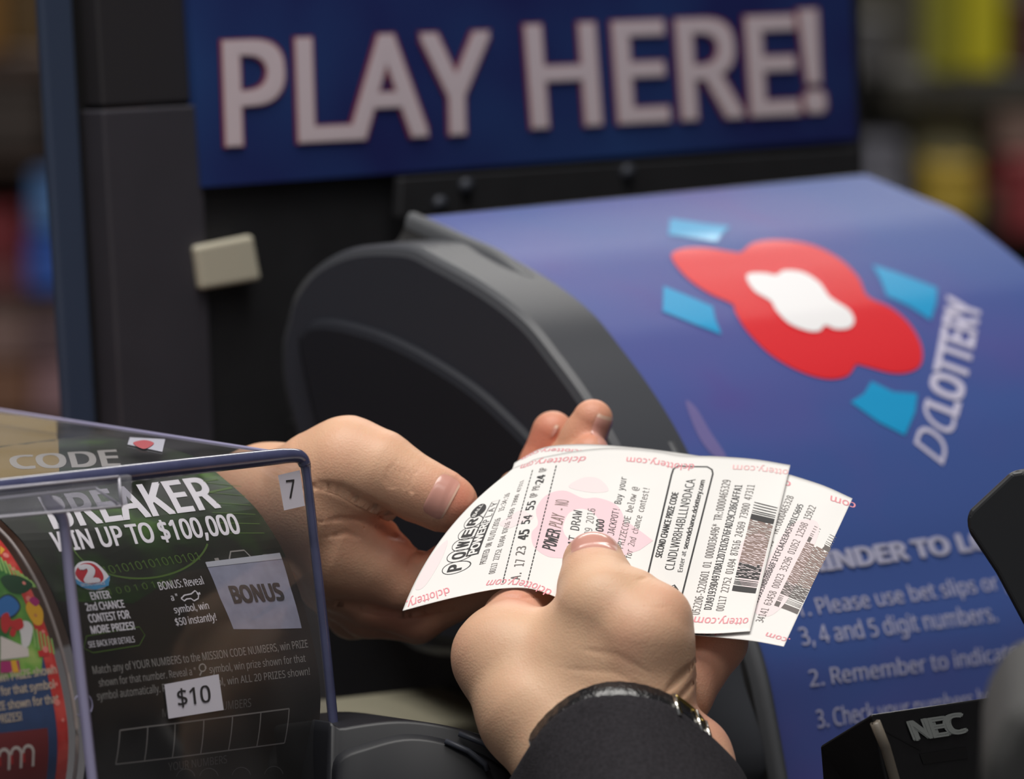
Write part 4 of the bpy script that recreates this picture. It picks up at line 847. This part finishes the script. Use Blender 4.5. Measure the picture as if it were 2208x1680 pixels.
mb = MB(); tube(mb, fsheet(np.full(60, wl-.0005), np.linspace(0, tlen, 60))+D*.001, .0006, mat('grey_rim_clear', rgb(150, 138, 134), .3), 6); mb.build('ticket_guide', bin_)
# added tan sheet imitating a yellow reflection in the lid, and the badge seen near the lid corner
yc = [(-260, 1075), (-260, 860), (122, 905), (126, 1036)]
lp = C-Z*.0015; ln = np.cross(W, dv); ln /= np.linalg.norm(ln)
mb = MB(); q = [hit(x, y, C-Z*.0050, ln) for x, y in yc]; slab(mb, q, -ln if ln@Z > 0 else ln, .0004, mat('tan_reflection_card', rgb(172, 146, 92), .6)); tag(mb.build('tan_reflection_card'), 'tan card imitating a yellow reflection in the clear dispenser lid', 'card')
mb = MB(); q = [hit(x, y, C+Z*.0008, ln) for x, y in ((275, 958), (350, 974), (356, 947), (280, 943))]; slab(mb, q, -ln if ln@Z > 0 else ln, .0002, mat('pale_badge', rgb(176, 176, 190), .5))
q = np.array(smooth_loop([hit(x, y, C+Z*.0010, ln) for x, y in ((287, 955), (312, 949), (332, 956), (310, 968))], 24)); mb.add(q, [tuple(range(24))], mat('badge_muted_red', rgb(176, 80, 88), .5), False)
tag(mb.build('badge_sticker'), 'tiny pale sticker with a red flower on the dispenser lid', 'sticker')

# ==================================================================== ROOM
ctop = .975
mb = MB(); box(mb, (-1.1, -.34, ctop-.03), (2.4, 0, 0), (0, 1.28, 0), (0, 0, .03), mat('counter_laminate', rgb(60, 58, 60), .4, noise=.1, nscale=100)); cn = bev(mb.build('worktop'), .003)
tag(cn, 'dark laminate counter top that carries the dispenser, display and kiosk', 'counter')
mb = MB(); box(mb, (-1.05, -.26, 0), (2.3, 0, 0), (0, 1.16, 0), (0, 0, ctop-.03), mat('counter_front', rgb(70, 64, 60), .6)); tag(bev(mb.build('counter_cabinet'), .004), 'plain brown counter base under the dark counter top', 'counter')
def pbox(px4, d, t, mt, name, label=None, cat=None, group=None, b=.004, par=None, sep=None):
    q = [P(x, y, d) for x, y in px4]; mb = MB(); slab(mb, q, np.array([0, 1, 0.]), t, mt); o = bev(mb.build(name, par), b)
    if label: tag(o, label, cat, group)
    return o
mb = MB(); box(mb, (-3, -2.2, -.02), (6, 0, 0), (0, 6.2, 0), (0, 0, .02), mat('floor_tile', rgb(120, 116, 110), .5, noise=.05, nscale=2)); tag(mb.build('floor'), kind='structure')
mb = MB(); box(mb, (-3, 4.0, 0), (6, 0, 0), (0, .1, 0), (0, 0, 3), mat('wall_paint', rgb(46, 45, 46), .8)); tag(mb.build('wall_back'), kind='structure')
mb = MB(); box(mb, (-3, -2.2, 2.9), (6, 0, 0), (0, 6.3, 0), (0, 0, .1), mat('ceiling_paint', rgb(190, 190, 186), .8)); tag(mb.build('ceiling'), kind='structure')
mb = MB(); box(mb, (3.0, -2.2, 0), (.1, 0, 0), (0, 6.3, 0), (0, 0, 3), mat('wall_paint', (0, 0, 0, 1))); tag(mb.build('wall_right'), kind='structure')
mb = MB(); box(mb, (-3.1, -2.2, 0), (.1, 0, 0), (0, 6.3, 0), (0, 0, 3), mat('wall_paint', (0, 0, 0, 1))); tag(mb.build('wall_left'), kind='structure')
# shop shelves: uprights, boards, packages
SHM = mat('shelf_metal', rgb(58, 56, 54), .6)
def carton(px4, d, col, label, cat='box', name='product_carton', group='packaged goods on the far shelves', lidc=None):
    q = [P(x, y, d) for x, y in px4]; up = q[3]-q[0]; r = thing(name, label, cat, (q[0]+q[1])/2, group); m_ = mat('carton_%d_%d_%d' % col, rgb(*col), .6)
    mb = MB(); slab(mb, [q[0], q[1], q[1]*.22+q[2]*.78, q[0]*.22+q[3]*.78], np.array([0, 1, 0.]), .08, m_); bev(mb.build('body', r), .004)
    mb = MB(); slab(mb, [q[0]*.22+q[3]*.78, q[1]*.22+q[2]*.78, q[2], q[3]], np.array([0, 1, 0.]), .075, mat('lid_%d' % sum(lidc or col), rgb(*(lidc or col)), .6)); bev(mb.build('lid', r), .004)
    return r
rect = lambda x0, y0, x1, y1: [(x0, y1), (x1, y1), (x1, y0), (x0, y0)]
sr = thing('shop_shelf', 'dark metal shop shelf blurred behind the right side of the machine', 'shelf', P(2050, 700, 3.62))
for y in (168, 480, 700): 
    q = [P(x, yy, 3.5) for x, yy in rect(1780, y, 2600, y+26)]; mb = MB(); slab(mb, q, np.array([0, 1, 0.]), .3, SHM); mb.build('shelf_board', sr)
q = [P(x, yy, 3.85) for x, yy in rect(1700, -500, 2700, 1600)]; mb = MB(); slab(mb, q, np.array([0, 1, 0.]), .02, mat('shelf_back', rgb(92, 88, 78), .8)); mb.build('back_panel', sr)
carton(rect(2010, -150, 2075, 165), 3.5, (150, 146, 26), 'tall olive yellow packet on the top far shelf beside the bright yellow one')
carton(rect(2078, -150, 2165, 158), 3.5, (206, 196, 10), 'tall bright yellow packet on the top far shelf')
carton(rect(1975, 232, 2110, 462), 3.55, (152, 146, 110), 'pale beige carton on the middle far shelf'); carton(rect(1996, 352, 2110, 478), 3.45, (190, 160, 50), 'mustard yellow carton standing before the beige one')
carton(rect(1850, 300, 1955, 478), 3.48, (112, 112, 124), 'pale grey carton on the middle far shelf'); carton(rect(1852, 40, 1925, 160), 3.48, (84, 82, 84), 'dark grey carton on the top far shelf'); carton(rect(1852, 196, 1920, 455), 3.6, (96, 94, 88), 'mid grey carton behind the pale grey one')
carton(rect(2170, 340, 2290, 510), 3.45, (140, 44, 50), 'dark red carton at the right end of the middle far shelf'); carton(rect(2150, 240, 2290, 332), 3.5, (130, 106, 96), 'brownish carton above the dark red one'); carton(rect(2118, 385, 2160, 478), 3.5, (80, 84, 70), 'narrow green grey carton between mustard and red cartons')
carton(rect(2180, 0, 2280, 150), 3.5, (80, 40, 30), 'dark brown packet at the right end of the top far shelf')
sl_ = thing('shop_shelf', 'dark metal shop shelf blurred at the far left behind the kiosk post', 'shelf', P(20, 1200, 3.62))
for y in (128, 340, 640, 905): 
    q = [P(x, yy, 3.5) for x, yy in rect(-500, y, 400, y+20)]; mb = MB(); slab(mb, q, np.array([0, 1, 0.]), .3, mat('shelf_brown', rgb(70, 52, 44), .7)); mb.build('shelf_board', sl_)
q = [P(x, yy, 3.85) for x, yy in rect(-600, -500, 500, 1900)]; mb = MB(); slab(mb, q, np.array([0, 1, 0.]), .02, mat('shelf_back_brown', rgb(96, 76, 66), .8)); mb.build('back_panel', sl_)
gl = 'packaged goods on the far left shelves'
for a_ in (((-60, -80, 8, 120), (140, 96, 30), 'amber packet at the far upper left'), ((12, -80, 100, 110), (92, 66, 22), 'brown packet at the far upper left'), ((-60, 170, 100, 330), (58, 46, 40), 'dark brown carton below the amber packet'),
           ((66, 372, 150, 500), (90, 136, 196), 'light blue carton at the far left'), ((58, 505, 150, 630), (50, 96, 190), 'strong blue carton below the light blue one'), ((-60, 450, 52, 560), (120, 26, 36), 'dark red carton at the far left edge'), ((-60, 562, 56, 635), (120, 60, 62), 'faded red carton below the dark red one'),
           ((-60, 665, 60, 780), (136, 108, 102), 'greyish pink carton at the far left'), ((62, 665, 150, 780), (104, 80, 84), 'mauve carton beside the greyish pink one'), ((-60, 785, 70, 900), (132, 92, 70), 'reddish brown carton at the far left, lowest row'), ((74, 785, 160, 900), (160, 124, 130), 'dusty pink carton on the lowest far left row')):
    carton(rect(*a_[0]), 3.5, a_[1], a_[2], group=gl)

# ==================================================================== LIGHT
def lamp(loc, sx, sy, e, col=(1, .97, .92), rot=(0, 0, 0)):
    l = bpy.data.lights.new('ceiling_lamp', 'AREA'); l.shape = 'RECTANGLE'; l.size = sx; l.size_y = sy; l.energy = e; l.color = col
    o = bpy.data.objects.new('ceiling_lamp', l); COL.objects.link(o); o.location = loc; o.rotation_euler = rot; return o
lamp((-.1, -.3, 2.85), 1.5, .9, 40); lamp((.2, -1.7, 2.85), 1.4, .8, 13); lamp((0, 2.6, 2.85), 2.4, .6, 46)
w = bpy.data.worlds.new('room_light'); SC.world = w; w.use_nodes = True; w.node_tree.nodes['Background'].inputs[0].default_value = (.9, .93, 1, 1); w.node_tree.nodes['Background'].inputs[1].default_value = .16
vs = SC.view_settings; vs.view_transform = 'Standard'; vs.look = 'None'; vs.gamma = 1; vs.use_curve_mapping = False; vs.exposure = -.08
SC.cycles.transparent_max_bounces = 16
